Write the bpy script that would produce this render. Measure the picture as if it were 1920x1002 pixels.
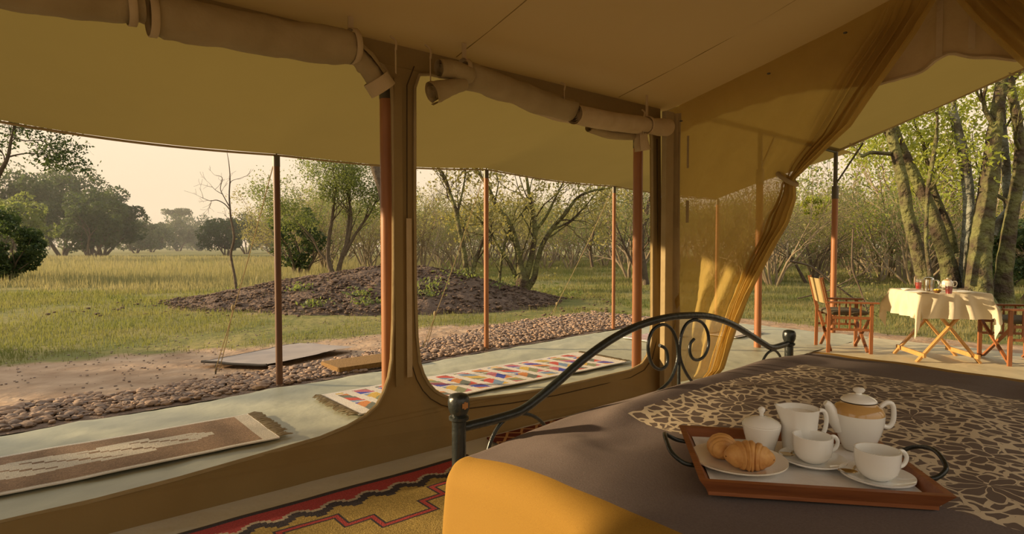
import bpy, bmesh, math, random
import numpy as np
from mathutils import Vector, Matrix, noise as mnoise
from mathutils.geometry import tessellate_polygon

sc = bpy.context.scene
for o in list(bpy.data.objects):
    bpy.data.objects.remove(o)
C = sc.collection

# ------------------------------------------------------------------ camera, sky, sun, exposure
F = 1109.0                       # focal length in pixels of the 1920 x 1002 frame
PITCH = -math.atan2(39, F)
H = 1.23
cam_d = bpy.data.cameras.new('camera')
cam = bpy.data.objects.new('camera', cam_d)
C.objects.link(cam)
cam.location = (0, 0, H)
cam.rotation_euler = (math.pi/2 + PITCH, 0, 0)
cam_d.sensor_width = 36
cam_d.lens = F/1920*36
cam_d.clip_start = 0.05
cam_d.clip_end = 2000
sc.camera = cam

def s2l(c):
    return tuple(((v/255)/12.92 if v/255 <= 0.04045 else (((v/255)+0.055)/1.055)**2.4) for v in c)

W = bpy.data.worlds.new('morning_sky')
sc.world = W
W.use_nodes = True
nt = W.node_tree
nt.nodes.clear()
wo = nt.nodes.new('ShaderNodeOutputWorld')
bg = nt.nodes.new('ShaderNodeBackground')
tc = nt.nodes.new('ShaderNodeTexCoord')
sx = nt.nodes.new('ShaderNodeSeparateXYZ')
rmp = nt.nodes.new('ShaderNodeValToRGB')
nt.links.new(tc.outputs['Generated'], sx.inputs[0])
nt.links.new(sx.outputs['Z'], rmp.inputs[0])
nt.links.new(rmp.outputs[0], bg.inputs['Color'])
nt.links.new(bg.outputs[0], wo.inputs[0])
el = rmp.color_ramp.elements
el[0].position = 0.0
el[0].color = (0.80, 0.60, 0.39, 1)
el[1].position = 1.0
el[1].color = (0.88, 0.93, 1.0, 1)
e2 = el.new(0.20)
e2.color = (1.0, 0.80, 0.56, 1)
e3 = el.new(0.45)
e3.color = (0.99, 0.90, 0.76, 1)
bg.inputs['Strength'].default_value = 1.1

AU = math.radians(39.65)
UU = Vector((math.cos(AU), math.sin(AU), 0))
NN = Vector((-math.sin(AU), math.cos(AU), 0))

sun_d = bpy.data.lights.new('sun', 'SUN')
sun_d.energy = 9.0
sun_d.color = (1.0, 0.73, 0.42)
sun_d.angle = math.radians(1.0)
sun = bpy.data.objects.new('sun', sun_d)
C.objects.link(sun)
SUN_TO = Vector((-0.97, 0.05, 0.226)).normalized()
sun.rotation_euler = SUN_TO.to_track_quat('Z', 'Y').to_euler()

sc.view_settings.view_transform = 'Standard'
sc.view_settings.look = 'None'
sc.view_settings.gamma = 1
sc.view_settings.use_curve_mapping = False
sc.view_settings.exposure = 0.0
sc.cycles.max_bounces = 12
sc.cycles.transparent_max_bounces = 24
sc.cycles.diffuse_bounces = 6
sc.cycles.transmission_bounces = 8
sc.cycles.sample_clamp_indirect = 6
sc.cycles.use_denoising = True

# ------------------------------------------------------------------ coordinates
def ray(x, y):
    a = (x-960)/F
    b = (501-y)/F
    c, s = math.cos(PITCH), math.sin(PITCH)
    return Vector((a, c-b*s, s+b*c))
CAM = Vector((0, 0, H))
def gp(x, y, z=0.0):
    d = ray(x, y)
    return CAM + d*((z-H)/d.z)
def dp(x, y, Y):
    d = ray(x, y)
    return CAM + d*(Y/d.y)
def onN(x, y, N):
    d = ray(x, y)
    return CAM + d*(N/d.dot(NN))
def onU(x, y, U):
    d = ray(x, y)
    return CAM + d*(U/d.dot(UU))
def T(U, N, z=0.0):
    p = UU*U + NN*N
    return Vector((p.x, p.y, z))
def uT(p):
    return Vector((p.dot(UU), p.dot(NN), p.z))
def lerp(a, b, t):
    return a+(b-a)*t
def interp(x, xs, ys):
    return float(np.interp(x, xs, ys))

# ------------------------------------------------------------------ materials
MATS = {}
def mat(name, col, rough=0.8, col2=None, scale=20.0, detail=3.0, bump=0.0, bscale=None, metal=0.0, transl=0.0,
        alpha=1.0, spec=0.3, coat=0.0, stretch=None, tcol=None, contrast=0.25, attr=None, disp=None, coords='Object'):
    m = bpy.data.materials.new(name)
    m.use_nodes = True
    t = m.node_tree
    t.nodes.clear()
    out = t.nodes.new('ShaderNodeOutputMaterial')
    tcn = t.nodes.new('ShaderNodeTexCoord')
    vec = tcn.outputs[coords]
    if stretch:
        mp = t.nodes.new('ShaderNodeMapping')
        mp.inputs['Scale'].default_value = stretch
        t.links.new(vec, mp.inputs[0])
        vec = mp.outputs[0]
    colsock = None
    if attr:
        an = t.nodes.new('ShaderNodeAttribute')
        an.attribute_name = attr
        colsock = an.outputs['Color']
        if col2 is not None:
            nz = t.nodes.new('ShaderNodeTexNoise')
            nz.inputs['Scale'].default_value = scale
            nz.inputs['Detail'].default_value = detail
            t.links.new(vec, nz.inputs['Vector'])
            mr = t.nodes.new('ShaderNodeMapRange')
            mr.inputs[1].default_value = 0.3
            mr.inputs[2].default_value = 0.7
            mr.inputs[3].default_value = 0.72
            mr.inputs[4].default_value = 1.15
            t.links.new(nz.outputs['Fac'], mr.inputs[0])
            mx = t.nodes.new('ShaderNodeMix')
            mx.data_type = 'RGBA'
            mx.blend_type = 'MULTIPLY'
            mx.inputs[0].default_value = 1
            t.links.new(colsock, mx.inputs[6])
            t.links.new(mr.outputs[0], mx.inputs[7])
            colsock = mx.outputs[2]
    elif col2 is not None:
        nz = t.nodes.new('ShaderNodeTexNoise')
        nz.inputs['Scale'].default_value = scale
        nz.inputs['Detail'].default_value = detail
        t.links.new(vec, nz.inputs['Vector'])
        cr = t.nodes.new('ShaderNodeValToRGB')
        cr.color_ramp.elements[0].position = 0.5-contrast
        cr.color_ramp.elements[1].position = 0.5+contrast
        cr.color_ramp.elements[0].color = (*col, 1)
        cr.color_ramp.elements[1].color = (*col2, 1)
        t.links.new(nz.outputs['Fac'], cr.inputs[0])
        colsock = cr.outputs[0]
    nrm = None
    if bump:
        bz = t.nodes.new('ShaderNodeTexNoise')
        bz.inputs['Scale'].default_value = bscale or scale
        bz.inputs['Detail'].default_value = 4
        t.links.new(vec, bz.inputs['Vector'])
        bp = t.nodes.new('ShaderNodeBump')
        bp.inputs['Strength'].default_value = min(1.0, bump)
        bp.inputs['Distance'].default_value = 0.02 if disp is None else disp
        t.links.new(bz.outputs['Fac'], bp.inputs['Height'])
        nrm = bp.outputs[0]
    p = t.nodes.new('ShaderNodeBsdfPrincipled')
    p.inputs['Base Color'].default_value = (*col, 1)
    p.inputs['Roughness'].default_value = rough
    p.inputs['Metallic'].default_value = metal
    p.inputs['Specular IOR Level'].default_value = spec
    p.inputs['Coat Weight'].default_value = coat
    p.inputs['Coat Roughness'].default_value = 0.08
    if colsock:
        t.links.new(colsock, p.inputs['Base Color'])
    if nrm:
        t.links.new(nrm, p.inputs['Normal'])
    sh = p.outputs[0]
    if transl > 0:
        tr = t.nodes.new('ShaderNodeBsdfTranslucent')
        tr.inputs['Color'].default_value = (*(tcol or col), 1)
        if colsock and tcol is None:
            t.links.new(colsock, tr.inputs['Color'])
        if nrm:
            t.links.new(nrm, tr.inputs['Normal'])
        ms = t.nodes.new('ShaderNodeMixShader')
        ms.inputs[0].default_value = transl
        t.links.new(sh, ms.inputs[1])
        t.links.new(tr.outputs[0], ms.inputs[2])
        sh = ms.outputs[0]
    if alpha < 1:
        tp = t.nodes.new('ShaderNodeBsdfTransparent')
        tp.inputs['Color'].default_value = (1, 0.93, 0.80, 1)
        ms = t.nodes.new('ShaderNodeMixShader')
        ms.inputs[0].default_value = alpha
        t.links.new(tp.outputs[0], ms.inputs[1])
        t.links.new(sh, ms.inputs[2])
        sh = ms.outputs[0]
    t.links.new(sh, out.inputs[0])
    MATS[name] = m
    return m

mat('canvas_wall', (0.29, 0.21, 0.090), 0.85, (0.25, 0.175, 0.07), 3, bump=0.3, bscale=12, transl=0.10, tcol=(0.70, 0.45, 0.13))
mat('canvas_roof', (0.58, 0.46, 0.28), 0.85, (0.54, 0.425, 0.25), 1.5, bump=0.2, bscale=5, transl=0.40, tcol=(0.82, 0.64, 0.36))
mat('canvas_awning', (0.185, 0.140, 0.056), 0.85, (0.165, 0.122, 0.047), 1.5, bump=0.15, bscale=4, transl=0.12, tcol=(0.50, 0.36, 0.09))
mat('canvas_roll', (0.40, 0.31, 0.165), 0.85, (0.31, 0.235, 0.115), 6, bump=0.5, bscale=12, transl=0.10, tcol=(0.6, 0.42, 0.16))
mat('canvas_pale', (0.54, 0.42, 0.25), 0.85, (0.45, 0.34, 0.19), 8, bump=0.3, bscale=25, transl=0.12)
mat('canvas_dark', (0.10, 0.075, 0.03), 0.9, bump=0.2, bscale=30)
mat('hem_dark', (0.07, 0.045, 0.02), 0.9)
mat('gauze', (0.46, 0.33, 0.095), 0.9, (0.40, 0.28, 0.075), 9, bump=0.6, bscale=14, transl=0.42, tcol=(0.66, 0.45, 0.12), alpha=0.76)
mat('valance', (0.52, 0.38, 0.21), 0.9, (0.45, 0.32, 0.17), 6, bump=0.4, bscale=14, transl=0.22)
mat('tarp', (0.33, 0.34, 0.24), 0.5, (0.41, 0.41, 0.30), 1.6, detail=5, bump=0.6, bscale=3.5, spec=0.35, disp=0.03)
mat('tarp_porch', (0.46, 0.41, 0.27), 0.5, (0.56, 0.49, 0.32), 1.6, detail=5, bump=0.6, bscale=3.5, spec=0.35, disp=0.03)
mat('tarp_inner', (0.56, 0.55, 0.47), 0.5, (0.66, 0.64, 0.55), 2.0, detail=5, bump=0.7, bscale=5, spec=0.4, disp=0.03)
mat('pole_wood', (0.25, 0.098, 0.038), 0.45, (0.38, 0.165, 0.065), 6, stretch=(3, 3, 0.4), bump=0.1, spec=0.4)
mat('pole_dark', (0.09, 0.04, 0.02), 0.5, (0.14, 0.06, 0.025), 6, stretch=(3, 3, 0.4), spec=0.4)
mat('pole_metal', (0.12, 0.11, 0.09), 0.45, metal=0.7)
mat('rope', (0.34, 0.26, 0.13), 0.9)
mat('iron', (0.010, 0.014, 0.013), 0.32, (0.022, 0.026, 0.022), 30, bump=0.15, bscale=60, spec=0.5)
mat('iron_chip', (0.35, 0.16, 0.05), 0.6)
mat('spread_brown', (0.135, 0.106, 0.096), 0.9, (0.18, 0.143, 0.13), 260, bump=0.25, bscale=300, disp=0.002)
mat('spread_mustard', (0.33, 0.185, 0.024), 0.85, (0.235, 0.125, 0.015), 130, stretch=(1, 7, 7), bump=0.4, bscale=240, disp=0.003)
mat('porcelain', (0.88, 0.88, 0.85), 0.12, spec=0.5, coat=0.5)
mat('porcelain_warm', (0.86, 0.80, 0.68), 0.15, spec=0.5, coat=0.4)
mat('glaze_tan', (0.55, 0.33, 0.12), 0.15, spec=0.5, coat=0.5)
mat('line_dark', (0.02, 0.015, 0.01), 0.3)
mat('tray_wood', (0.30, 0.105, 0.035), 0.45, (0.20, 0.065, 0.022), 9, stretch=(1, 8, 8), bump=0.1, spec=0.4)
mat('linen', (0.84, 0.82, 0.80), 0.9, (0.78, 0.76, 0.73), 12, bump=0.3, bscale=20)
mat('tablecloth', (0.78, 0.70, 0.53), 0.85, (0.72, 0.64, 0.47), 8, bump=0.2, bscale=30, transl=0.25)
mat('crust', (0.74, 0.43, 0.15), 0.5, (0.46, 0.20, 0.055), 38, detail=5, bump=0.4, bscale=110, spec=0.35, disp=0.004)
mat('steel', (0.62, 0.60, 0.55), 0.12, metal=1.0)
mat('steel_warm', (0.55, 0.46, 0.30), 0.2, metal=1.0)
mat('chair_wood', (0.30, 0.115, 0.04), 0.5, (0.22, 0.08, 0.028), 12, stretch=(4, 4, 0.6), spec=0.4)
mat('table_wood', (0.50, 0.28, 0.09), 0.5, (0.40, 0.21, 0.06), 12, stretch=(4, 4, 0.6), spec=0.4)
mat('chair_canvas', (0.40, 0.32, 0.16), 0.9, (0.36, 0.28, 0.14), 20, bump=0.2, bscale=80, transl=0.22, tcol=(0.8, 0.45, 0.08))
mat('cushion', (0.10, 0.088, 0.055), 0.9, (0.13, 0.11, 0.07), 30, bump=0.3, bscale=60)
mat('throw_yellow', (0.70, 0.50, 0.16), 0.9, (0.62, 0.42, 0.12), 14, bump=0.3, bscale=25)
mat('juice', (0.48, 0.02, 0.015), 0.1, spec=0.5, coat=0.5, transl=0.4)
mat('butter', (0.85, 0.55, 0.05), 0.5)
mat('bowl_wood', (0.16, 0.08, 0.03), 0.5)
mat('coir', (0.28, 0.17, 0.065), 0.95, (0.20, 0.11, 0.035), 60, bump=0.6, bscale=120)
mat('slate', (0.26, 0.22, 0.19), 0.8, (0.32, 0.27, 0.23), 2.5, bump=0.2, bscale=6)
mat('slate_dark', (0.05, 0.045, 0.04), 0.9)
mat('fringe', (0.40, 0.34, 0.22), 0.95, (0.28, 0.22, 0.13), 30)
mat('rug_weave', (0.5, 0.5, 0.5), 0.95, (0.5, 0.5, 0.5), 120, bump=0.6, bscale=160, attr='weave', disp=0.006)
mat('bark_dark', (0.075, 0.052, 0.036), 0.95, (0.135, 0.105, 0.07), 9, bump=0.8, bscale=14, disp=0.03)
mat('bark_moss', (0.070, 0.050, 0.032), 0.95, (0.15, 0.15, 0.055), 3.2, detail=8, bump=1.0, bscale=9, disp=0.12, contrast=0.10)
mat('bark_grey', (0.26, 0.27, 0.215), 0.95, (0.10, 0.085, 0.055), 3.0, detail=8, bump=1.0, bscale=9, disp=0.12, contrast=0.12)
mat('bark_twig', (0.19, 0.145, 0.09), 0.95, (0.26, 0.205, 0.13), 5)
def leafmat(name, a, b, tr):
    mat(name, a, 0.6, b, 1.3, detail=4, transl=0.38, tcol=tr, spec=0.25)
leafmat('leaf_dark', (0.034, 0.056, 0.022), (0.058, 0.085, 0.030), (0.09, 0.13, 0.03))
leafmat('leaf_far', (0.060, 0.082, 0.044), (0.090, 0.110, 0.052), (0.13, 0.16, 0.06))
leafmat('leaf_olive', (0.17, 0.165, 0.062), (0.25, 0.22, 0.08), (0.42, 0.38, 0.10))
leafmat('leaf_green', (0.095, 0.125, 0.045), (0.15, 0.170, 0.060), (0.28, 0.33, 0.07))
leafmat('leaf_bright', (0.15, 0.21, 0.035), (0.26, 0.28, 0.045), (0.60, 0.60, 0.07))
mat('grass_blade', (0.085, 0.118, 0.032), 0.8, (0.26, 0.205, 0.095), 0.6, detail=6, transl=0.35, tcol=(0.28, 0.29, 0.065), contrast=0.16)
mat('grass_tall', (0.36, 0.31, 0.165), 0.8, (0.21, 0.225, 0.09), 0.25, detail=5, transl=0.35, tcol=(0.40, 0.35, 0.14), contrast=0.15)
mat('mulch', (0.075, 0.047, 0.033), 0.95, (0.175, 0.118, 0.080), 9, detail=8, bump=1.0, bscale=16, disp=0.09)
mat('gravel_a', (0.23, 0.155, 0.105), 0.85, (0.33, 0.23, 0.16), 4, bump=0.3, bscale=30)
mat('gravel_b', (0.30, 0.19, 0.12), 0.85, (0.38, 0.27, 0.19), 4, bump=0.3, bscale=30)
mat('gravel_c', (0.17, 0.125, 0.10), 0.85, (0.24, 0.18, 0.14), 4, bump=0.3, bscale=30)
mat('gravel_base', (0.16, 0.11, 0.08), 0.95, (0.24, 0.17, 0.12), 30, bump=0.8, bscale=60)

def ground_material():
    m = bpy.data.materials.new('savanna_ground')
    m.use_nodes = True
    t = m.node_tree
    t.nodes.clear()
    N = t.nodes.new
    L = t.links.new
    out = N('ShaderNodeOutputMaterial')
    p = N('ShaderNodeBsdfPrincipled')
    p.inputs['Roughness'].default_value = 0.95
    p.inputs['Specular IOR Level'].default_value = 0.1
    an = N('ShaderNodeAttribute')
    an.attribute_name = 'cover'
    tcn = N('ShaderNodeTexCoord')
    def nz(s, d=5):
        n = N('ShaderNodeTexNoise')
        n.inputs['Scale'].default_value = s
        n.inputs['Detail'].default_value = d
        L(tcn.outputs['Object'], n.inputs['Vector'])
        return n.outputs['Fac']
    def ramp(f, a, b, pa=0.3, pb=0.7):
        r = N('ShaderNodeValToRGB')
        r.color_ramp.elements[0].position = pa
        r.color_ramp.elements[1].position = pb
        r.color_ramp.elements[0].color = (*a, 1)
        r.color_ramp.elements[1].color = (*b, 1)
        L(f, r.inputs[0])
        return r.outputs[0]
    sand = ramp(nz(3.0, 8), (0.27, 0.175, 0.105), (0.44, 0.31, 0.20))
    grass = ramp(nz(1.1, 6), (0.115, 0.125, 0.035), (0.24, 0.20, 0.075))
    add = N('ShaderNodeMath')
    add.operation = 'ADD'
    sub = N('ShaderNodeMath')
    sub.operation = 'MULTIPLY_ADD'
    sub.inputs[1].default_value = 0.9
    sub.inputs[2].default_value = -0.45
    L(nz(1.6, 6), sub.inputs[0])
    L(an.outputs['Fac'], add.inputs[0])
    L(sub.outputs[0], add.inputs[1])
    mr = N('ShaderNodeMapRange')
    mr.inputs[1].default_value = 0.40
    mr.inputs[2].default_value = 0.60
    L(add.outputs[0], mr.inputs[0])
    mx = N('ShaderNodeMix')
    mx.data_type = 'RGBA'
    L(mr.outputs[0], mx.inputs[0])
    L(sand, mx.inputs[6])
    L(grass, mx.inputs[7])
    L(mx.outputs[2], p.inputs['Base Color'])
    bp = N('ShaderNodeBump')
    bp.inputs['Strength'].default_value = 0.8
    bp.inputs['Distance'].default_value = 0.05
    L(nz(7, 8), bp.inputs['Height'])
    L(bp.outputs[0], p.inputs['Normal'])
    L(p.outputs[0], out.inputs[0])
    MATS['ground'] = m
ground_material()

def floral_material():
    m = bpy.data.materials.new('floral_print')
    m.use_nodes = True
    t = m.node_tree
    t.nodes.clear()
    N = t.nodes.new
    L = t.links.new
    out = N('ShaderNodeOutputMaterial')
    p = N('ShaderNodeBsdfPrincipled')
    p.inputs['Roughness'].default_value = 0.85
    p.inputs['Specular IOR Level'].default_value = 0.25
    tcn = N('ShaderNodeTexCoord')
    nz = N('ShaderNodeTexNoise')
    nz.inputs['Scale'].default_value = 14
    nz.inputs['Detail'].default_value = 2
    mp = N('ShaderNodeMapping')
    mp.inputs['Scale'].default_value = (1, 1, 0)
    L(tcn.outputs['Object'], mp.inputs[0])
    L(mp.outputs[0], nz.inputs['Vector'])
    ma = N('ShaderNodeMix')
    ma.data_type = 'VECTOR'
    ma.inputs[0].default_value = 0.045
    L(mp.outputs[0], ma.inputs[4])
    L(nz.outputs['Color'], ma.inputs[5])
    v1 = N('ShaderNodeTexVoronoi')
    v1.feature = 'DISTANCE_TO_EDGE'
    v1.inputs['Scale'].default_value = 27
    v1.inputs['Randomness'].default_value = 0.9
    L(ma.outputs[1], v1.inputs['Vector'])
    # flower rosettes: rings and petals round the centres of a coarse cell pattern
    v2 = N('ShaderNodeTexVoronoi')
    v2.inputs['Scale'].default_value = 5.0
    v2.inputs['Randomness'].default_value = 0.55
    L(ma.outputs[1], v2.inputs['Vector'])
    sep = N('ShaderNodeVectorMath')
    sep.operation = 'SUBTRACT'
    scv = N('ShaderNodeVectorMath')
    scv.operation = 'SCALE'
    scv.inputs['Scale'].default_value = 1.0
    L(ma.outputs[1], scv.inputs[0])
    L(scv.outputs[0], sep.inputs[0])
    L(v2.outputs['Position'], sep.inputs[1])
    xy = N('ShaderNodeSeparateXYZ')
    L(sep.outputs[0], xy.inputs[0])
    at = N('ShaderNodeMath')
    at.operation = 'ARCTAN2'
    L(xy.outputs[1], at.inputs[0])
    L(xy.outputs[0], at.inputs[1])
    m7 = N('ShaderNodeMath')
    m7.operation = 'MULTIPLY'
    m7.inputs[1].default_value = 5.0
    L(at.outputs[0], m7.inputs[0])
    sn = N('ShaderNodeMath')
    sn.operation = 'SINE'
    L(m7.outputs[0], sn.inputs[0])
    ab = N('ShaderNodeMath')
    ab.operation = 'ABSOLUTE'
    L(sn.outputs[0], ab.inputs[0])
    ln = N('ShaderNodeVectorMath')
    ln.operation = 'LENGTH'
    L(sep.outputs[0], ln.inputs[0])
    # petal outline radius 0.045 + 0.028*|sin|
    pr = N('ShaderNodeMath')
    pr.operation = 'MULTIPLY_ADD'
    pr.inputs[1].default_value = 0.030
    pr.inputs[2].default_value = 0.046
    L(ab.outputs[0], pr.inputs[0])
    df = N('ShaderNodeMath')
    df.operation = 'SUBTRACT'
    L(ln.outputs['Value'], df.inputs[0])
    L(pr.outputs[0], df.inputs[1])
    ad = N('ShaderNodeMath')
    ad.operation = 'ABSOLUTE'
    L(df.outputs[0], ad.inputs[0])
    ring = N('ShaderNodeMath')
    ring.operation = 'LESS_THAN'
    ring.inputs[1].default_value = 0.0034
    L(ad.outputs[0], ring.inputs[0])
    core = N('ShaderNodeMath')
    core.operation = 'SUBTRACT'
    core.inputs[1].default_value = 0.019
    L(ln.outputs['Value'], core.inputs[0])
    coa = N('ShaderNodeMath')
    coa.operation = 'ABSOLUTE'
    L(core.outputs[0], coa.inputs[0])
    cor = N('ShaderNodeMath')
    cor.operation = 'LESS_THAN'
    cor.inputs[1].default_value = 0.0025
    L(coa.outputs[0], cor.inputs[0])
    ins = N('ShaderNodeMath')
    ins.operation = 'GREATER_THAN'
    ins.inputs[1].default_value = 0.004
    L(df.outputs[0], ins.inputs[0])
    edge = N('ShaderNodeMath')
    edge.operation = 'LESS_THAN'
    edge.inputs[1].default_value = 0.105
    L(v1.outputs['Distance'], edge.inputs[0])
    e_out = N('ShaderNodeMath')
    e_out.operation = 'MULTIPLY'
    L(edge.outputs[0], e_out.inputs[0])
    L(ins.outputs[0], e_out.inputs[1])
    mx1 = N('ShaderNodeMath')
    mx1.operation = 'MAXIMUM'
    L(e_out.outputs[0], mx1.inputs[0])
    L(ring.outputs[0], mx1.inputs[1])
    mx2 = N('ShaderNodeMath')
    mx2.operation = 'MAXIMUM'
    L(mx1.outputs[0], mx2.inputs[0])
    L(cor.outputs[0], mx2.inputs[1])
    # lines between the petals
    pl = N('ShaderNodeMath')
    pl.operation = 'LESS_THAN'
    pl.inputs[1].default_value = 0.20
    L(ab.outputs[0], pl.inputs[0])
    inn = N('ShaderNodeMath')
    inn.operation = 'LESS_THAN'
    inn.inputs[1].default_value = 0.0
    L(df.outputs[0], inn.inputs[0])
    far = N('ShaderNodeMath')
    far.operation = 'GREATER_THAN'
    far.inputs[1].default_value = 0.019
    L(ln.outputs['Value'], far.inputs[0])
    pa = N('ShaderNodeMath')
    pa.operation = 'MULTIPLY'
    L(pl.outputs[0], pa.inputs[0])
    L(inn.outputs[0], pa.inputs[1])
    pb = N('ShaderNodeMath')
    pb.operation = 'MULTIPLY'
    L(pa.outputs[0], pb.inputs[0])
    L(far.outputs[0], pb.inputs[1])
    mx3 = N('ShaderNodeMath')
    mx3.operation = 'MAXIMUM'
    L(mx2.outputs[0], mx3.inputs[0])
    L(pb.outputs[0], mx3.inputs[1])
    mx2 = mx3
    mix = N('ShaderNodeMix')
    mix.data_type = 'RGBA'
    mix.inputs[6].default_value = (0.165, 0.125, 0.102, 1)
    mix.inputs[7].default_value = (0.66, 0.56, 0.40, 1)
    L(mx2.outputs[0], mix.inputs[0])
    L(mix.outputs[2], p.inputs['Base Color'])
    L(p.outputs[0], out.inputs[0])
    MATS['floral'] = m
floral_material()

def lattice_material():
    m = mat('lattice_red', (0.14, 0.02, 0.012), 0.9)
    t = m.node_tree
    p = [n for n in t.nodes if n.type == 'BSDF_PRINCIPLED'][0]
    tcn = [n for n in t.nodes if n.type == 'TEX_COORD'][0]
    v = t.nodes.new('ShaderNodeTexVoronoi')
    v.feature = 'DISTANCE_TO_EDGE'
    v.inputs['Randomness'].default_value = 0.12
    v.inputs['Scale'].default_value = 11
    mp = t.nodes.new('ShaderNodeMapping')
    mp.inputs['Rotation'].default_value = (0, 0, math.radians(45))
    t.links.new(tcn.outputs['Object'], mp.inputs[0])
    t.links.new(mp.outputs[0], v.inputs['Vector'])
    lt = t.nodes.new('ShaderNodeMath')
    lt.operation = 'LESS_THAN'
    lt.inputs[1].default_value = 0.09
    t.links.new(v.outputs['Distance'], lt.inputs[0])
    mx = t.nodes.new('ShaderNodeMix')
    mx.data_type = 'RGBA'
    mx.inputs[6].default_value = (0.13, 0.022, 0.012, 1)
    mx.inputs[7].default_value = (0.50, 0.28, 0.12, 1)
    t.links.new(lt.outputs[0], mx.inputs[0])
    t.links.new(mx.outputs[2], p.inputs['Base Color'])
lattice_material()

def glass_material():
    m = bpy.data.materials.new('clear_glass')
    m.use_nodes = True
    t = m.node_tree
    t.nodes.clear()
    out = t.nodes.new('ShaderNodeOutputMaterial')
    g = t.nodes.new('ShaderNodeBsdfGlossy')
    g.inputs['Roughness'].default_value = 0.05
    tp = t.nodes.new('ShaderNodeBsdfTransparent')
    ms = t.nodes.new('ShaderNodeMixShader')
    ms.inputs[0].default_value = 0.16
    t.links.new(tp.outputs[0], ms.inputs[1])
    t.links.new(g.outputs[0], ms.inputs[2])
    t.links.new(ms.outputs[0], out.inputs[0])
    MATS['glass'] = m
glass_material()

# ------------------------------------------------------------------ mesh helpers
def tag(o, label=None, cat=None, group=None, kind=None):
    if label:
        o['label'] = label
    if cat:
        o['category'] = cat
    if group:
        o['group'] = group
    if kind:
        o['kind'] = kind
    return o

def empty(name, loc, rz=0.0):
    o = bpy.data.objects.new(name, None)
    o.empty_display_size = 0.1
    o.location = loc
    o.rotation_euler = (0, 0, rz)
    C.objects.link(o)
    return o

def link(name, me, parent=None, loc=None, rz=None):
    o = bpy.data.objects.new(name, me)
    C.objects.link(o)
    if parent:
        o.parent = parent
    if loc is not None:
        o.location = loc
    if rz is not None:
        o.rotation_euler = (0, 0, rz)
    return o

def npmesh(name, V, Fq, m, smooth=False, attr=None):
    """V (n,3), Fq (m,k) integer faces all of k corners."""
    V = np.asarray(V, dtype=np.float32)
    Fq = np.asarray(Fq, dtype=np.int32)
    me = bpy.data.meshes.new(name)
    k = Fq.shape[1]
    me.vertices.add(len(V))
    me.vertices.foreach_set('co', V.ravel())
    me.loops.add(Fq.size)
    me.loops.foreach_set('vertex_index', Fq.ravel())
    me.polygons.add(len(Fq))
    me.polygons.foreach_set('loop_start', np.arange(0, Fq.size, k, dtype=np.int32))
    me.polygons.foreach_set('loop_total', np.full(len(Fq), k, dtype=np.int32))
    if smooth:
        me.polygons.foreach_set('use_smooth', np.ones(len(Fq), dtype=bool))
    me.update(calc_edges=True)
    if attr is not None:
        nm, dom, vals = attr
        vals = np.asarray(vals, dtype=np.float32)
        if vals.ndim == 1:
            a = me.attributes.new(nm, 'FLOAT', dom)
            a.data.foreach_set('value', vals)
        else:
            a = me.attributes.new(nm, 'FLOAT_COLOR', dom)
            v4 = np.ones((len(vals), 4), dtype=np.float32)
            v4[:, :3] = vals
            a.data.foreach_set('color', v4.ravel())
    me.materials.append(MATS[m])
    return me

def gridmesh(name, P, m, smooth=True, attr=None, closeu=False):
    """P (nu,nv,3)"""
    nu, nv = P.shape[:2]
    idx = np.arange(nu*nv).reshape(nu, nv)
    if closeu:
        idx = np.vstack([idx, idx[:1]])
    q = np.stack([idx[:-1, :-1], idx[1:, :-1], idx[1:, 1:], idx[:-1, 1:]], -1).reshape(-1, 4)
    return npmesh(name, P.reshape(-1, 3), q, m, smooth, attr)

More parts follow.
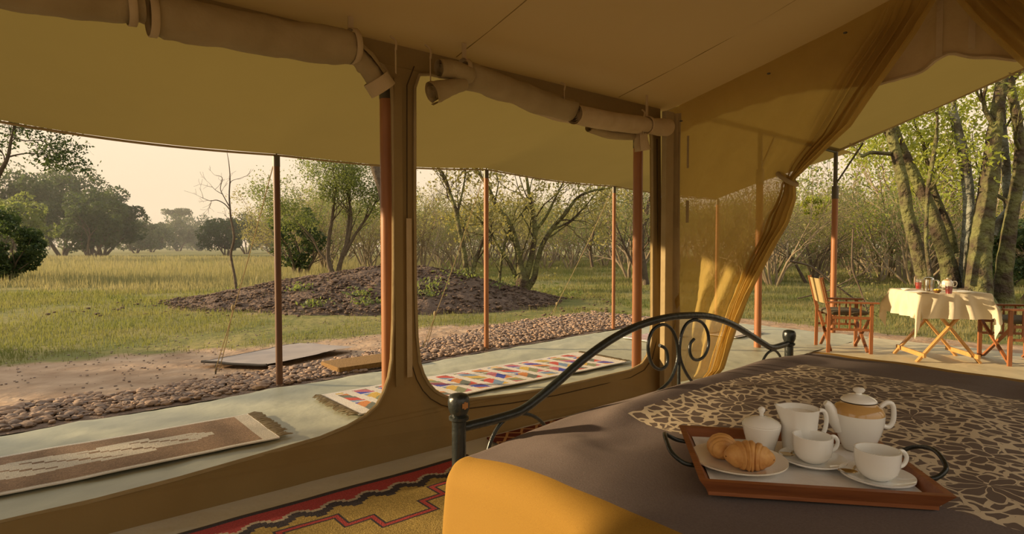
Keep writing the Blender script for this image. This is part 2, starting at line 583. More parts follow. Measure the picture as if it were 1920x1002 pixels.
class MB:
    def __init__(s):
        s.v = []
        s.f = []
    def add(s, V, Fs):
        b = len(s.v)
        s.v += [tuple(p) for p in V]
        s.f += [tuple(i+b for i in f) for f in Fs]
        return s
    def box(s, c, size, M=None, taper=1.0):
        x, y, z = [d/2 for d in size]
        V = []
        for dz in (-1, 1):
            k = taper if dz > 0 else 1
            for dx, dy in ((-1, -1), (1, -1), (1, 1), (-1, 1)):
                V.append(Vector((dx*x*k, dy*y*k, dz*z)))
        if M is not None:
            V = [M @ p for p in V]
        V = [p+Vector(c) for p in V]
        return s.add(V, [(3, 2, 1, 0), (4, 5, 6, 7), (0, 1, 5, 4), (1, 2, 6, 5), (2, 3, 7, 6), (3, 0, 4, 7)])
    def bar(s, a, b, w, h, up=Vector((0, 0, 1))):
        a, b = Vector(a), Vector(b)
        d = (b-a).normalized()
        sd = d.cross(up)
        if sd.length < 1e-4:
            sd = d.cross(Vector((1, 0, 0)))
        sd.normalize()
        u2 = sd.cross(d)
        V = []
        for q in (a, b):
            for i, j in ((-1, -1), (1, -1), (1, 1), (-1, 1)):
                V.append(q+sd*(i*w/2)+u2*(j*h/2))
        return s.add(V, [(0, 1, 2, 3), (7, 6, 5, 4), (1, 0, 4, 5), (2, 1, 5, 6), (3, 2, 6, 7), (0, 3, 7, 4)])
    def tube(s, path, rad, n=8, cap=True):
        path = [Vector(p) for p in path]
        if not hasattr(rad, '__len__'):
            rad = [rad]*len(path)
        b = len(s.v)
        k = len(path)
        ref = None
        for i, p in enumerate(path):
            d = (path[min(i+1, k-1)]-path[max(i-1, 0)])
            if d.length < 1e-9:
                d = Vector((0, 0, 1))
            d.normalize()
            if ref is None:
                ref = Vector((1, 0, 0)) if abs(d.x) < 0.8 else Vector((0, 1, 0))
            a = (ref-d*ref.dot(d))
            if a.length < 1e-6:
                a = d.orthogonal()
            a.normalize()
            ref = a
            c = d.cross(a)
            for j in range(n):
                t = 2*math.pi*j/n
                s.v.append(tuple(p+(a*math.cos(t)+c*math.sin(t))*rad[i]))
        for i in range(k-1):
            for j in range(n):
                j2 = (j+1) % n
                s.f.append((b+i*n+j, b+i*n+j2, b+(i+1)*n+j2, b+(i+1)*n+j))
        if cap:
            s.f.append(tuple(b+j for j in reversed(range(n))))
            s.f.append(tuple(b+(k-1)*n+j for j in range(n)))
        return s
    def lathe(s, prof, n=24, c=(0, 0, 0)):
        b = len(s.v)
        for r, z in prof:
            for j in range(n):
                t = 2*math.pi*j/n
                s.v.append((c[0]+r*math.cos(t), c[1]+r*math.sin(t), c[2]+z))
        for i in range(len(prof)-1):
            for j in range(n):
                j2 = (j+1) % n
                s.f.append((b+i*n+j, b+i*n+j2, b+(i+1)*n+j2, b+(i+1)*n+j))
        return s
    def mesh(s, name, m, smooth=True):
        me = bpy.data.meshes.new(name)
        me.from_pydata([tuple(p) for p in s.v], [], s.f)
        if smooth:
            me.polygons.foreach_set('use_smooth', np.ones(len(me.polygons), dtype=bool))
            try:
                me.set_sharp_from_angle(angle=math.radians(55))
            except Exception:
                pass
        me.materials.append(MATS[m])
        me.update()
        return me
    def build(s, name, m, parent=None, loc=None, rz=None, smooth=True):
        return link(name, s.mesh(name, m, smooth), parent, loc, rz)

def cr(pts, k=8):
    """Catmull-Rom through points"""
    P = [Vector(p) for p in pts]
    out = []
    for i in range(len(P)-1):
        p0 = P[max(i-1, 0)]
        p1, p2 = P[i], P[i+1]
        p3 = P[min(i+2, len(P)-1)]
        for j in range(k):
            t = j/k
            out.append(0.5*((2*p1)+(p2-p0)*t+(2*p0-5*p1+4*p2-p3)*t*t+(3*p1-p0-3*p2+p3)*t**3))
    out.append(P[-1])
    return out

def copy_tree(o, parent=None):
    c = o.copy()
    C.objects.link(c)
    c.parent = parent
    for ch in list(o.children):
        copy_tree(ch, c)
    return c

def fbm(x, y, z=0.0, o=4):
    return mnoise.fractal((x, y, z), 1.0, 2.0, o)

RNG = np.random.default_rng(11)

# ------------------------------------------------------------------ ground and setting
def tarp_edge(U):
    return interp(U, [-3, -0.1, 1.7, 4.25, 6.7, 9.0], [4.95, 5.08, 5.22, 5.50, 5.76, 5.86])

MOUND_C = dp(700, 560, 13.6)
def ground_z(X, Y):
    d = math.hypot(X, Y)
    p = Vector((X, Y, 0))
    z = 0.0
    if d > 12:
        z += min(1, (d-12)/20)*0.10*fbm(X*0.06, Y*0.06, 3.1)
    return z-0.03

def build_ground():
    # polar grid: fine near, coarse far
    rs = np.concatenate([np.linspace(2.0, 14, 70), np.geomspace(14.3, 900, 70)])
    th = np.radians(np.linspace(-75, 255, 221))
    P = np.zeros((len(rs), len(th), 3))
    cov = np.zeros((len(rs), len(th)))
    for i, r in enumerate(rs):
        for j, a in enumerate(th):
            X, Y = r*math.cos(a), r*math.sin(a)
            z = ground_z(X, Y)
            q = uT(Vector((X, Y, 0)))
            z += 0.012*fbm(X*1.6, Y*1.6, 0.3) if r < 16 else 0
            P[i, j] = (X, Y, z)
            lim = interp(q.x, [-3, 0, 2.5, 5, 7, 8.5], [8.5, 8.2, 7.7, 7.9, 7.1, 6.5])
            c = np.clip(0.5+(q.y-lim)/1.2, 0, 1)
            if q.x > 8.6:
                c = max(c, np.clip((q.x-9.4)/1.0+0.3, 0, 1))
            # a bare track across the grass and the worn ground by the mound
            g = Vector((X, Y)) - Vector((MOUND_C.x-1.5, MOUND_C.y-1.2))
            c = min(c, 0.25+abs(math.hypot(g.x*0.6, g.y)-0.0)*0.28)
            cov[i, j] = c
    me = gridmesh('ground', P, 'ground', True, ('cover', 'POINT', cov.ravel()))
    tag(link('ground', me), 'grass and bare sandy soil around the tent', 'ground', kind='structure')
build_ground()

def build_floor():
    us = np.concatenate([np.linspace(-2.6, 8.7, 150)])
    vs = np.linspace(0, 1, 46)
    P = np.zeros((len(us), len(vs), 3))
    for i, U in enumerate(us):
        ne = tarp_edge(U)+0.02*fbm(U*1.5, 0.5)
        for j, v in enumerate(vs):
            N = lerp(3.0, ne, v) if U < 4.5 else lerp(3.0, ne, v)
            z = 0.012+0.016*max(0, fbm(U*1.5, N*3.0, 1.2))+0.006*fbm(U*6, N*6, 4)
            if v > 0.97:
                z -= 0.02
            P[i, j] = T(U, N, z)
    tag(link('floor', gridmesh('floor', P, 'tarp')), 'grey-green groundsheet of the veranda', 'floor', kind='structure')
    us = np.linspace(4.2, 8.7, 60)
    ns = np.linspace(-2.2, 3.0, 60)
    P = np.zeros((len(us), len(ns), 3))
    for i, U in enumerate(us):
        for j, N in enumerate(ns):
            P[i, j] = T(U+(0.03*fbm(N*2, 3) if i == 59 else 0), N, 0.012+0.018*max(0, fbm(U*1.7, N*2.4, 6.2))+0.006*fbm(U*6, N*6, 4))
    tag(link('floor', gridmesh('floor', P, 'tarp_porch')), 'groundsheet of the front porch under the breakfast table', 'floor', kind='structure')
    us = np.linspace(-2.3, 4.22, 60)
    ns = np.linspace(-1.0, 3.04, 50)
    P = np.zeros((len(us), len(ns), 3))
    for i, U in enumerate(us):
        for j, N in enumerate(ns):
            P[i, j] = T(U, N, 0.014+0.012*max(0, fbm(U*2.2, N*2.2, 9.2)))
    tag(link('floor', gridmesh('floor', P, 'tarp_inner')), 'pale groundsheet inside the tent', 'floor', kind='structure')
build_floor()

def rounded_loop(pts):
    return pts

def build_wall():
    N0 = 3.02
    def uz(x, y):
        q = uT(onN(x, y, N0))
        return (q.x, q.z)
    w1 = [(-1.68, 2.22), (-1.68, 0.17), (-0.6, 0.155)]
    w1 += [uz(*p) for p in [(0, 980), (180, 938), (333, 898), (500, 850), (600, 821), (650, 800), (685, 780), (707, 760), (720, 735), (729, 708), (734, 675), (737, 600), (738, 500), (738, 350), (736, 200), (734, 160), (728, 140)]]
    w1 += [(1.57, 2.235), (1.50, 2.25)]
    w2 = [(2.0, 2.24), (1.87, 2.24), (1.80, 2.225)]
    w2 += [uz(*p) for p in [(777, 165), (777, 260), (777, 400), (778, 540), (781, 630), (786, 680), (793, 702), (803, 720), (815, 733), (832, 743), (852, 749), (880, 749), (960, 740), (1040, 727), (1120, 709), (1180, 695), (1203, 683), (1215, 666), (1221, 640), (1223, 600), (1223, 450), (1222, 260)]]
    w2 += [(3.96, 2.23), (3.9, 2.24)]
    outer = [(-2.2, 0.0), (4.11, 0.0), (4.11, 2.40), (-2.2, 2.40)]
    loops = [outer, w1, w2]
    flat = [p for l in loops for p in l]
    tris = tessellate_polygon([[Vector((a, b, 0)) for a, b in l] for l in loops])
    th = 0.014
    mb = MB()
    k = len(flat)
    def bulge(a, b):
        # the skirt of the wall bellies inwards a little above the ground
        return -0.05*math.exp(-((b-0.02)/0.12)**2)+0.008*math.sin(a*5)
    V = [(a, bulge(a, b), b) for a, b in flat]+[(a, bulge(a, b)+th, b) for a, b in flat]
    Fs = [tuple(t) for t in tris]+[tuple(i+k for i in reversed(t)) for t in tris]
    o = 0
    for l in loops:
        m = len(l)
        for i in range(m):
            j = (i+1) % m
            Fs.append((o+i, o+j, o+j+k, o+i+k))
        o += m
    mb.add(V, Fs)
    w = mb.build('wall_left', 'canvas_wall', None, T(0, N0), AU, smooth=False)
    bm = bmesh.new()
    bm.from_mesh(w.data)
    bmesh.ops.recalc_face_normals(bm, faces=bm.faces)
    bm.to_mesh(w.data)
    bm.free()
    tag(w, 'tan canvas side wall with two big rounded window openings', 'wall', kind='structure')
    # bound edge of each opening and the dark stitched line outside it
    for l, off in ((w1, 0.035), (w2, 0.055)):
        b = MB()
        pts = [Vector((a, -0.004, z)) for a, z in l]
        b.tube(pts, 0.010, 6)
        b.build('binding', 'canvas_roll', w)
        # offset line
        cx = sum(p[0] for p in l)/len(l)
        b = MB()
        pp = []
        m = len(l)
        for i in range(2, m-2):
            a = Vector((l[i+1][0]-l[i-1][0], l[i+1][1]-l[i-1][1]))
            a.normalize()
            nrm = Vector((a.y, -a.x))
            q = Vector(l[i])+nrm*off
            q2 = Vector(l[i])-nrm*off
            c0 = Vector((cx, 1.2))
            use = q if (q-c0).length > (q2-c0).length else q2
            pp.append(Vector((use.x, -0.012, use.y)))
        b.tube(pp, 0.0035, 5)
        if off > 0.04:
            b.build('seam', 'hem_dark', w)
    # paler strip paints in the sunlight glowing through the column cloth
    b = MB()
    b.box((1.695+0.025, -0.014, 0.93), (0.034, 0.004, 0.92))
    b.build('column_strip', 'canvas_pale', w)
    b = MB()
    b.box((1.655, -0.013, 1.3), (0.05, 0.005, 1.75))
    b.build('column_strip', 'canvas_wall', w)
    return w
wall_left = build_wall()

EAVE_Z, RIDGE_Z, RIDGE_N = 2.365, 2.85, 1.09
FU = 4.2                        # plane of the gauze front
def roof_z(N):
    t = (3.05-N)/(3.05-RIDGE_N)
    if N < RIDGE_N:
        t = (N+0.83)/(RIDGE_N+0.83)
    t = max(0, min(1, t))
    return EAVE_Z+(RIDGE_Z-EAVE_Z)*t-0.03*math.sin(t*math.pi)

def build_ceiling():
    us = np.linspace(-2.2, FU, 60)
    ns = np.linspace(-0.83, 3.05, 61)
    P = np.zeros((len(us), len(ns), 3))
    for i, U in enumerate(us):
        for j, N in enumerate(ns):
            P[i, j] = T(U, N, roof_z(N)+0.008*fbm(U*0.8, N*2.0, 7)*math.sin(math.pi*min(1, max(0, (3.05-N)/0.6))/2))
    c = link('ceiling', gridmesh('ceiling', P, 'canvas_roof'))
    tag(c, 'tan canvas roof of the tent seen from inside', 'ceiling', kind='structure')
    for U in (-0.9, 0.55, 2.05, 3.55):
        b = MB()
        b.tube([T(U, N, roof_z(N)-0.001) for N in np.linspace(1.2, 3.0, 14)], 0.0028, 5)
        b.build('seam', 'canvas_wall', c)
    # far side wall of the room, rolled open, and the end behind the bed head
    w = MB()
    w.box((1.0, -0.85, 0.30), (6.4, 0.014, 0.60))
    w.box((1.0, -0.85, 2.30), (6.4, 0.014, 0.13))
    for U in (-2.1, 0.4, 2.9, 4.1):
        w.box((U, -0.85, 1.4), (0.2, 0.014, 1.7))
    tag(w.build('wall_right', 'canvas_wall', None, (0, 0, 0), AU, smooth=False), 'canvas wall behind the bed head', 'wall', kind='structure')
    w = MB()
    w.box((-2.2, 2.5, 1.2), (0.014, 1.0, 2.4))
    w.box((-2.2, -0.3, 1.2), (0.014, 0.95, 2.4))
    tag(w.build('wall_back', 'canvas_wall', None, (0, 0, 0), AU, smooth=False), 'canvas end wall with an open doorway', 'wall', kind='structure')
build_ceiling()

# poles: base in (U,N), height, radius
POLE_A = uT(gp(524, 725)); POLE_B = uT(gp(912, 656)); POLE_C = uT(gp(1150, 618)); POLE_H = Vector((9.33, 5.66, 0))
POLE_F = Vector((6.76, 3.55, 0)); POLE_G = Vector((8.88, 3.55, 0))
AWN_IN_N, AWN_IN_Z = 3.5, 2.60
def awn_edge(U):
    # poles hold the edge down and out, the cloth curves in between them
    us = [-4.6, -0.9, POLE_A.x, POLE_B.x, POLE_C.x, POLE_H.x]
    n = interp(U, us, [4.75, 5.0, POLE_A.y, POLE_B.y, POLE_C.y, POLE_H.y])
    z = interp(U, us, [2.20, 2.13, 2.03, 2.145, 2.12, 2.06])
    sag = 0.0
    for a, b in zip(us[:-1], us[1:]):
        if a <= U <= b:
            t = (U-a)/(b-a)
            sag = math.sin(math.pi*t)*(1.8 if a < 0 else 1.0)
    return n-0.06*sag, z-0.045*sag

def build_awning():
    us = np.linspace(-4.6, 9.33, 140)
    vs = np.linspace(0, 1, 34)
    P = np.zeros((len(us), len(vs), 3))
    for i, U in enumerate(us):
        ne, ze = awn_edge(U)
        for j, v in enumerate(vs):
            N = lerp(AWN_IN_N, ne, v)
            z = lerp(AWN_IN_Z, ze, v)-0.05*math.sin(math.pi*v)+0.006*fbm(U*0.9, v*3, 2)
            Uv = U
            if U > 8.0:
                # end edge curves back towards the tent
                Uv = U-0.5*math.sin(math.pi*v)*(U-8.0)/1.33*0.6
            P[i, j] = T(Uv, N, z)
    root = empty('side_awning', T(3.5, 5.5, 0), 0)
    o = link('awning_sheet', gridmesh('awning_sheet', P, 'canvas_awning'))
    o.parent = root
    o.matrix_parent_inverse = Matrix.Translation(-root.location)
    b = MB()
    b.tube([T(U, awn_edge(U)[0], awn_edge(U)[1]-0.012) for U in np.linspace(-4.6, 9.3, 140)], 0.009, 6)
    h = b.build('hem_rope', 'canvas_roll')
    h.parent = root
    h.matrix_parent_inverse = Matrix.Translation(-root.location)
    tag(root, 'olive-tan canvas awning stretched over the side veranda', 'awning')
    # porch fly
    root = empty('porch_fly', T(7, 1.15, 0), 0)
    us = np.linspace(-2.6, 8.95, 80)
    ns = np.linspace(-1.35, 3.6, 60)
    P = np.zeros((len(us), len(ns), 3))
    for i, U in enumerate(us):
        for j, N in enumerate(ns):
            P[i, j] = T(U, N, 3.43-0.347*abs(N-1.15)-0.02*math.sin(math.pi*min(1, abs(N-1.15)/2.4))+0.005*fbm(U, N*2, 5))
    o = link('fly_sheet', gridmesh('fly_sheet', P, 'canvas_awning'), root)
    o.matrix_parent_inverse = Matrix.Translation(-root.location)
    b = MB()
    b.tube([T(8.95, N, 3.42-0.347*abs(N-1.15)) for N in np.linspace(-1.35, 3.6, 30)], 0.022, 7)
    h = b.build('hem_rope', 'canvas_roll', root)
    h.matrix_parent_inverse = Matrix.Translation(-root.location)
    for N in (3.3, 2.45, 1.6):
        b = MB()
        p = T(8.93, N, 3.40-0.347*abs(N-1.15))
        b.tube(cr([p+Vector((-0.10, 0, 0.0)), p+Vector((-0.03, 0, -0.03)), p+Vector((0.05, 0, -0.005)), p+Vector((0.1, 0, 0.03))], 4), 0.008, 6)
        h = b.build('tie', 'rope', root)
        h.matrix_parent_inverse = Matrix.Translation(-root.location)
    tag(root, 'sloping canvas fly stretched over tent and porch table', 'canopy')
build_awning()

# ------------------------------------------------------------------ mound, gravel, grass
MX, MY, MRX, MRY, MH = -2.9, 13.3, 4.6, 2.7, 0.78
def mound_h(X, Y):
    dx, dy = X-MX, Y-MY
    # a longer tail towards the sapling
    ex = dx/(MRX if dx > 0 else MRX*1.15)
    d = math.sqrt(ex*ex+(dy/MRY)**2)
    d += 0.10*fbm(X*0.5, Y*0.5, 2.2)
    if d >= 1:
        return 0.0
    k = (math.cos(d*math.pi)*0.5+0.5)
    return MH*k**0.8*(1+0.25*max(-1, min(1, dx/4)))
def build_mound():
    nx, ny = 190, 110
    P = np.zeros((nx, ny, 3))
    for i in range(nx):
        for j in range(ny):
            X, Y = lerp(MX-6.2, MX+5.4, i/(nx-1)), lerp(MY-3.2, MY+3.4, j/(ny-1))
            h = mound_h(X, Y)
            z = h-0.10*(1-min(1, h/0.08))+(0.05*fbm(X*2.1, Y*2.1, 4)+0.035*fbm(X*6, Y*6, 9))*min(1, h/0.1)-0.01
            P[i, j] = (X, Y, z)
    me = gridmesh('earth_mound', P-np.array((MX, MY, 0)), 'mulch')
    o = link('earth_mound', me, None, (MX, MY, 0))
    tag(o, 'low mound of dark bare earth behind the sandy track', 'mound', kind='structure')
build_mound()

def stone_proto(seed, m):
    rng = np.random.default_rng(seed)
    b = MB()
    b.lathe([(0.001, -0.42), (0.42, -0.26), (0.55, 0.02), (0.40, 0.28), (0.001, 0.36)], 6)
    V = np.array(b.v)
    key = np.round(V, 4)
    V = V*(1+0.0)+rng.normal(0, 0.055, V.shape)*(np.abs(key[:, :1]) > 0.01)
    V[:, 0] *= rng.uniform(0.95, 1.45)
    V[:, 2] *= rng.uniform(0.55, 0.85)
    b.v = [tuple(v) for v in V]
    return b, V
def gravel_w(U):
    return interp(U, [-2, 2.0, 3.2, 4.5, 5.5, 7.5], [0.75, 0.72, 0.85, 1.15, 1.55, 1.7])
def build_gravel():
    us = np.linspace(-2.4, 8.4, 140)
    vs = np.linspace(0, 1, 14)
    P = np.zeros((len(us), len(vs), 3))
    for i, U in enumerate(us):
        for j, v in enumerate(vs):
            N = tarp_edge(U)-0.04+v*(gravel_w(U)+0.12*fbm(U*2, 1))
            P[i, j] = T(U, N, 0.012*math.sin(math.pi*min(1, v*1.6+0.1))+0.004*fbm(U*5, N*5)-0.012*v)
    root = link('gravel_strip', gridmesh('gravel_strip', P, 'gravel_base'))
    tag(root, 'strip of brown gravel along the groundsheet edge', 'gravel', kind='structure')
    rng = np.random.default_rng(5)
    pts = []
    while len(pts) < 8200:
        U = rng.uniform(-0.9, 8.2)
        v = rng.uniform(0, 1)**0.9
        if v > 0.8 and rng.random() < (v-0.8)*4.2:
            continue
        N = tarp_edge(U)+0.03+v*(gravel_w(U)+0.15*fbm(U*2, 1))
        p = T(U, N, 0)
        s = rng.choice([0.028, 0.036, 0.046, 0.058], p=[0.34, 0.36, 0.22, 0.08])*rng.uniform(0.85, 1.2)
        pts.append((p.x, p.y, s, rng.uniform(0, 6.28), rng.uniform(0.006, 0.022)))
    def key(q):
        x = 960+F*q[0]/q[1]
        return -(q[2]/math.hypot(q[0], q[1])) if (q[1] > 0 and -10 < x < 1930) else 1
    pts.sort(key=key)
    protos = []
    for i in range(6):
        b, V = stone_proto(20+i, 'gravel_a')
        protos.append((b.mesh('stone', ['gravel_a', 'gravel_b', 'gravel_c'][i % 3]), V, np.array(b.f)))
    for i, q in enumerate(pts[:300]):
        o = link('stone', protos[i % 6][0], root, (q[0], q[1], q[4]+q[2]*0.1), q[3])
        o.scale = (q[2]*1.15,)*3
    for mi, mname in enumerate(('gravel_a', 'gravel_b', 'gravel_c')):
        VV, FF = [], []
        base = 0
        for i, q in enumerate(pts[300:]):
            if i % 3 != mi:
                continue
            _, V, Fs = protos[(i*7+mi) % 6]
            c, s = math.cos(q[3]), math.sin(q[3])
            W_ = V*q[2]
            VV.append(np.stack([W_[:, 0]*c-W_[:, 1]*s+q[0], W_[:, 0]*s+W_[:, 1]*c+q[1], W_[:, 2]+q[4]+q[2]*0.08], -1))
            FF.append(Fs+base)
            base += len(V)
        o = link('loose_gravel', npmesh('loose_gravel', np.concatenate(VV), np.concatenate(FF), mname, True), root)
        tag(o, kind='stuff')
build_gravel()

def build_litter():
    rng = np.random.default_rng(12)
    b, V = stone_proto(77, 'mulch')
    Fs = np.array(b.f)
    def scatter(name, pts, m, label, cat):
        VV, FF, base = [], [], 0
        for (x, y, z, sz) in pts:
            a = rng.uniform(0, 6.28)
            c, s_ = math.cos(a), math.sin(a)
            W_ = V*sz*np.array((1, rng.uniform(0.6, 1), rng.uniform(0.5, 1)))
            VV.append(np.stack([W_[:, 0]*c-W_[:, 1]*s_+x, W_[:, 0]*s_+W_[:, 1]*c+y, W_[:, 2]+z], -1))
            FF.append(Fs+base)
            base += len(V)
        tag(link(name, npmesh(name, np.concatenate(VV), np.concatenate(FF), m)), label, cat, kind='stuff')
    pts = []
    while len(pts) < 4200:
        X, Y = MX+rng.uniform(-5.6, 5.2), MY+rng.uniform(-3.0, 1.2)
        h = mound_h(X, Y)
        if h > 0.02 or rng.random() < 0.05:
            pts.append((X, Y, h+0.02*rng.random(), rng.uniform(0.02, 0.09)*(1 if rng.random() < 0.85 else 1.5)))
    scatter('earth_clods', pts, 'mulch', 'loose clods and wood chips strewn over the dark mound', 'clods')
    pts = []
    while len(pts) < 1500:
        U, N = rng.uniform(-1.5, 8), rng.uniform(5.9, 9.5)
        p = T(U, N)
        if p.y > 3:
            pts.append((p.x, p.y, -0.022, rng.uniform(0.008, 0.03)))
    scatter('ground_litter', pts, 'gravel_c', 'scattered dead leaves and pebbles on the sandy track', 'litter')
build_litter()

def sand_limit(U):
    return interp(U, [-3, 0, 2.5, 5, 7, 8.5], [8.5, 8.2, 7.7, 7.9, 7.1, 6.5])
def blades(name, X, Y, Z, h, w, m, label, rng, lean=0.35):
    n = len(X)
    a = rng.uniform(0, 2*np.pi, n)
    l = rng.uniform(0, 2*np.pi, n)
    ln = h*lean*rng.uniform(0.1, 1, n)
    V = np.zeros((n, 3, 3))
    V[:, 0] = np.stack([X-np.cos(a)*w, Y-np.sin(a)*w, Z], -1)
    V[:, 1] = np.stack([X+np.cos(a)*w, Y+np.sin(a)*w, Z], -1)
    V[:, 2] = np.stack([X+np.cos(l)*ln, Y+np.sin(l)*ln, Z+h], -1)
    Fq = np.arange(n*3).reshape(n, 3)
    o = link(name, npmesh(name, V.reshape(-1, 3), Fq, m))
    tag(o, label, 'grass', kind='stuff')
def build_grass():
    rng = np.random.default_rng(8)
    n = 420000
    r = np.exp(rng.uniform(np.log(6.5), np.log(75), n))
    th = np.radians(rng.uniform(36, 138, n))
    X, Y = r*np.cos(th), r*np.sin(th)
    U = X*UU.x+Y*UU.y
    Nn = X*NN.x+Y*NN.y
    lim = np.interp(U, [-3, 0, 2.5, 5, 7, 8.5], [8.5, 8.2, 7.7, 7.9, 7.1, 6.5])
    dens = np.clip((Nn-lim)/0.9+0.35, 0, 1)
    dens = np.where(U > 8.7, np.clip((U-9.3)/0.8, 0, 1), dens)
    pat = np.array([fbm(x*0.45, y*0.45, 1.5) for x, y in zip(X[:], Y[:])])
    dens *= np.clip(0.75+1.3*pat, 0.05, 1)
    mh = np.array([mound_h(x, y) if abs(x-MX) < 6 and abs(y-MY) < 3.4 else 0 for x, y in zip(X, Y)])
    dens = np.where(mh > 0.03, 0.02, dens)
    g2 = np.hypot((X-MX+0.5)*0.55, Y-(MY-3.0))
    dens *= np.clip(0.15+g2*0.45, 0, 1)
    keep = rng.random(n) < dens
    X, Y, U, Nn, mh, r = X[keep], Y[keep], U[keep], Nn[keep], mh[keep], r[keep]
    gz = np.array([ground_z(x, y) for x, y in zip(X, Y)])+mh
    tall = (Y > 16.5) & (X < -0.12*Y) & (Y < 60)
    clear = ~tall
    h = rng.uniform(0.03, 0.085, len(X))*(1+0.7*np.clip((r-9)/10, 0, 2.2))
    w = 0.0035*np.clip(r/7, 1, 10)
    blades('lawn_grass', X[clear], Y[clear], gz[clear], h[clear], w[clear], 'grass_blade', 'short green grass of the clearing beyond the sand', rng)
    ht = rng.uniform(0.16, 0.5, len(X))*np.clip((Y-15.5)/4, 0.3, 1)
    blades('tall_grass', X[tall], Y[tall], gz[tall], ht[tall], w[tall]*1.0, 'grass_tall', 'tall pale seeding grass of the open savanna', rng, 0.3)
build_grass()

# ------------------------------------------------------------------ trees
def leaf_mesh(name, pts, size, m, rng, spread=0.1, per=1, droop=0.0):
    pts = np.repeat(np.asarray(pts, dtype=float), per, 0)
    n = len(pts)
    c = pts+rng.normal(0, spread, (n, 3))
    a = rng.normal(0, 1, (n, 3))
    a[:, 2] -= droop
    a /= np.linalg.norm(a, axis=1, keepdims=True)
    b = np.cross(a, rng.normal(0, 1, (n, 3)))
    b /= np.maximum(1e-6, np.linalg.norm(b, axis=1, keepdims=True))
    l = size*rng.uniform(0.6, 1.2, (n, 1))
    V = np.stack([c-a*l, c+b*l*0.45, c+a*l, c-b*l*0.45], 1).reshape(-1, 3)
    return npmesh(name, V, np.arange(n*4).reshape(n, 4), m)

def grow(mb, tips, rng, p, d, L, r, depth, maxd, kids=4, spread=0.7, up=0.15, wig=0.18, shrink=0.62, minr=0.004):
    p = Vector(p)
    d = Vector(d).normalized()
    k = 5 if depth < maxd else 3
    path, rad = [p.copy()], [r]
    for i in range(k):
        d = (d+Vector(rng.normal(0, wig, 3))+Vector((0, 0, up*0.25))).normalized()
        p = p+d*(L/k)
        path.append(p.copy())
        rad.append(max(minr, r*(1-0.62*(i+1)/k)))
    mb.tube(path, rad, 7 if depth == 0 else (5 if depth == 1 else 3), cap=False)
    if depth >= maxd:
        for t in (0.35, 0.6, 0.8, 1.0):
            i = min(k-1, int(t*k))
            tips.append(tuple(path[i].lerp(path[i+1], min(1, t*k-i))))
        return
    for c in range(kids):
        t = rng.uniform(0.35, 1.0) if c < kids-1 else 1.0
        i = min(k-1, int(t*k))
        q = path[i].lerp(path[i+1], min(1, t*k-i))
        dd = (path[i+1]-path[i]).normalized()
        sd = Vector(rng.normal(0, 1, 3))
        sd = (sd-dd*sd.dot(dd)).normalized()
        nd = (dd+sd*spread*rng.uniform(0.6, 1.3)+Vector((0, 0, up))).normalized()
        grow(mb, tips, rng, q, nd, L*shrink*rng.uniform(0.75, 1.2), max(minr, rad[i]*0.6), depth+1, maxd, kids, spread, up, wig, shrink, minr)

def shrub_proto(seed, stems, Hh, leafm, nper, lsize, kids=4):
    rng = np.random.default_rng(seed)
    mb, tips = MB(), []
    for i in range(stems):
        a = 2*math.pi*i/stems+rng.uniform(-0.4, 0.4)
        lean = rng.uniform(0.15, 0.75)
        grow(mb, tips, rng, (0.12*math.cos(a), 0.12*math.sin(a), -0.1), (lean*math.cos(a), lean*math.sin(a), 1), Hh*rng.uniform(0.45, 0.62), 0.045*Hh/4, 0, 2, kids, 0.75, 0.12, 0.16, 0.60, 0.006)
    tr = mb.mesh('stems', 'bark_twig')
    lf = leaf_mesh('foliage', tips, lsize, leafm, rng, 0.16, nper)
    return tr, lf

def place_shrub(proto, name, p, s, rz, label, cat, group=None):
    r = empty(name, p, rz)
    r.scale = (s, s, s)
    link('stems', proto[0], r)
    tag(link('foliage', proto[1], r), kind='stuff')
    return tag(r, label, cat, group)

OL = [shrub_proto(31, 7, 4.2, 'leaf_olive', 6, 0.060), shrub_proto(32, 8, 4.0, 'leaf_olive', 5, 0.060),
      shrub_proto(33, 6, 4.4, 'leaf_green', 6, 0.062), shrub_proto(34, 9, 3.6, 'leaf_olive', 4, 0.058)]
NEAR = [shrub_proto(51, 10, 4.2, 'leaf_olive', 5, 0.036, 5), shrub_proto(52, 11, 3.8, 'leaf_olive', 4, 0.034, 5), shrub_proto(53, 9, 4.3, 'leaf_green', 5, 0.040, 5)]
GR = [shrub_proto(41, 6, 4.5, 'leaf_bright', 6, 0.055), shrub_proto(42, 6, 4.2, 'leaf_green', 6, 0.060)]
BARE = [shrub_proto(45, 8, 3.6, 'leaf_olive', 1, 0.05, 5)]
def G0(x, Z):
    """ground point straight below a column of the view at depth Z"""
    X = (x-960)/F*Z
    return Vector((X, Z, ground_z(X, Z)-0.02))
def thicket_label(x, Z, pr):
    look = 'twiggy nearly bare' if pr in BARE else ('yellow-green leafy' if pr in GR else ('greener' if pr in (OL[2], NEAR[2]) else 'olive'))
    where = ('behind the mound, left of the column' if x < 735 else 'just right of the column' if x < 860 else 'behind the two-stemmed mossy tree' if x < 940 else
             'behind the tree with the swollen base' if x < 1060 else 'beyond the green clearing' if x < 1220 else 'seen through the gauze curtain' if x < 1430 else
             'between gauze curtain and porch upright' if x < 1560 else 'between porch upright and big trunks' if x < 1670 else 'behind the big trunks')
    deep = 'front' if Z < 28 else 'second' if Z < 36 else 'third' if Z < 45 else 'hazy back'
    return '%s shrub, %s rank of thicket, %s' % (look, deep, where)
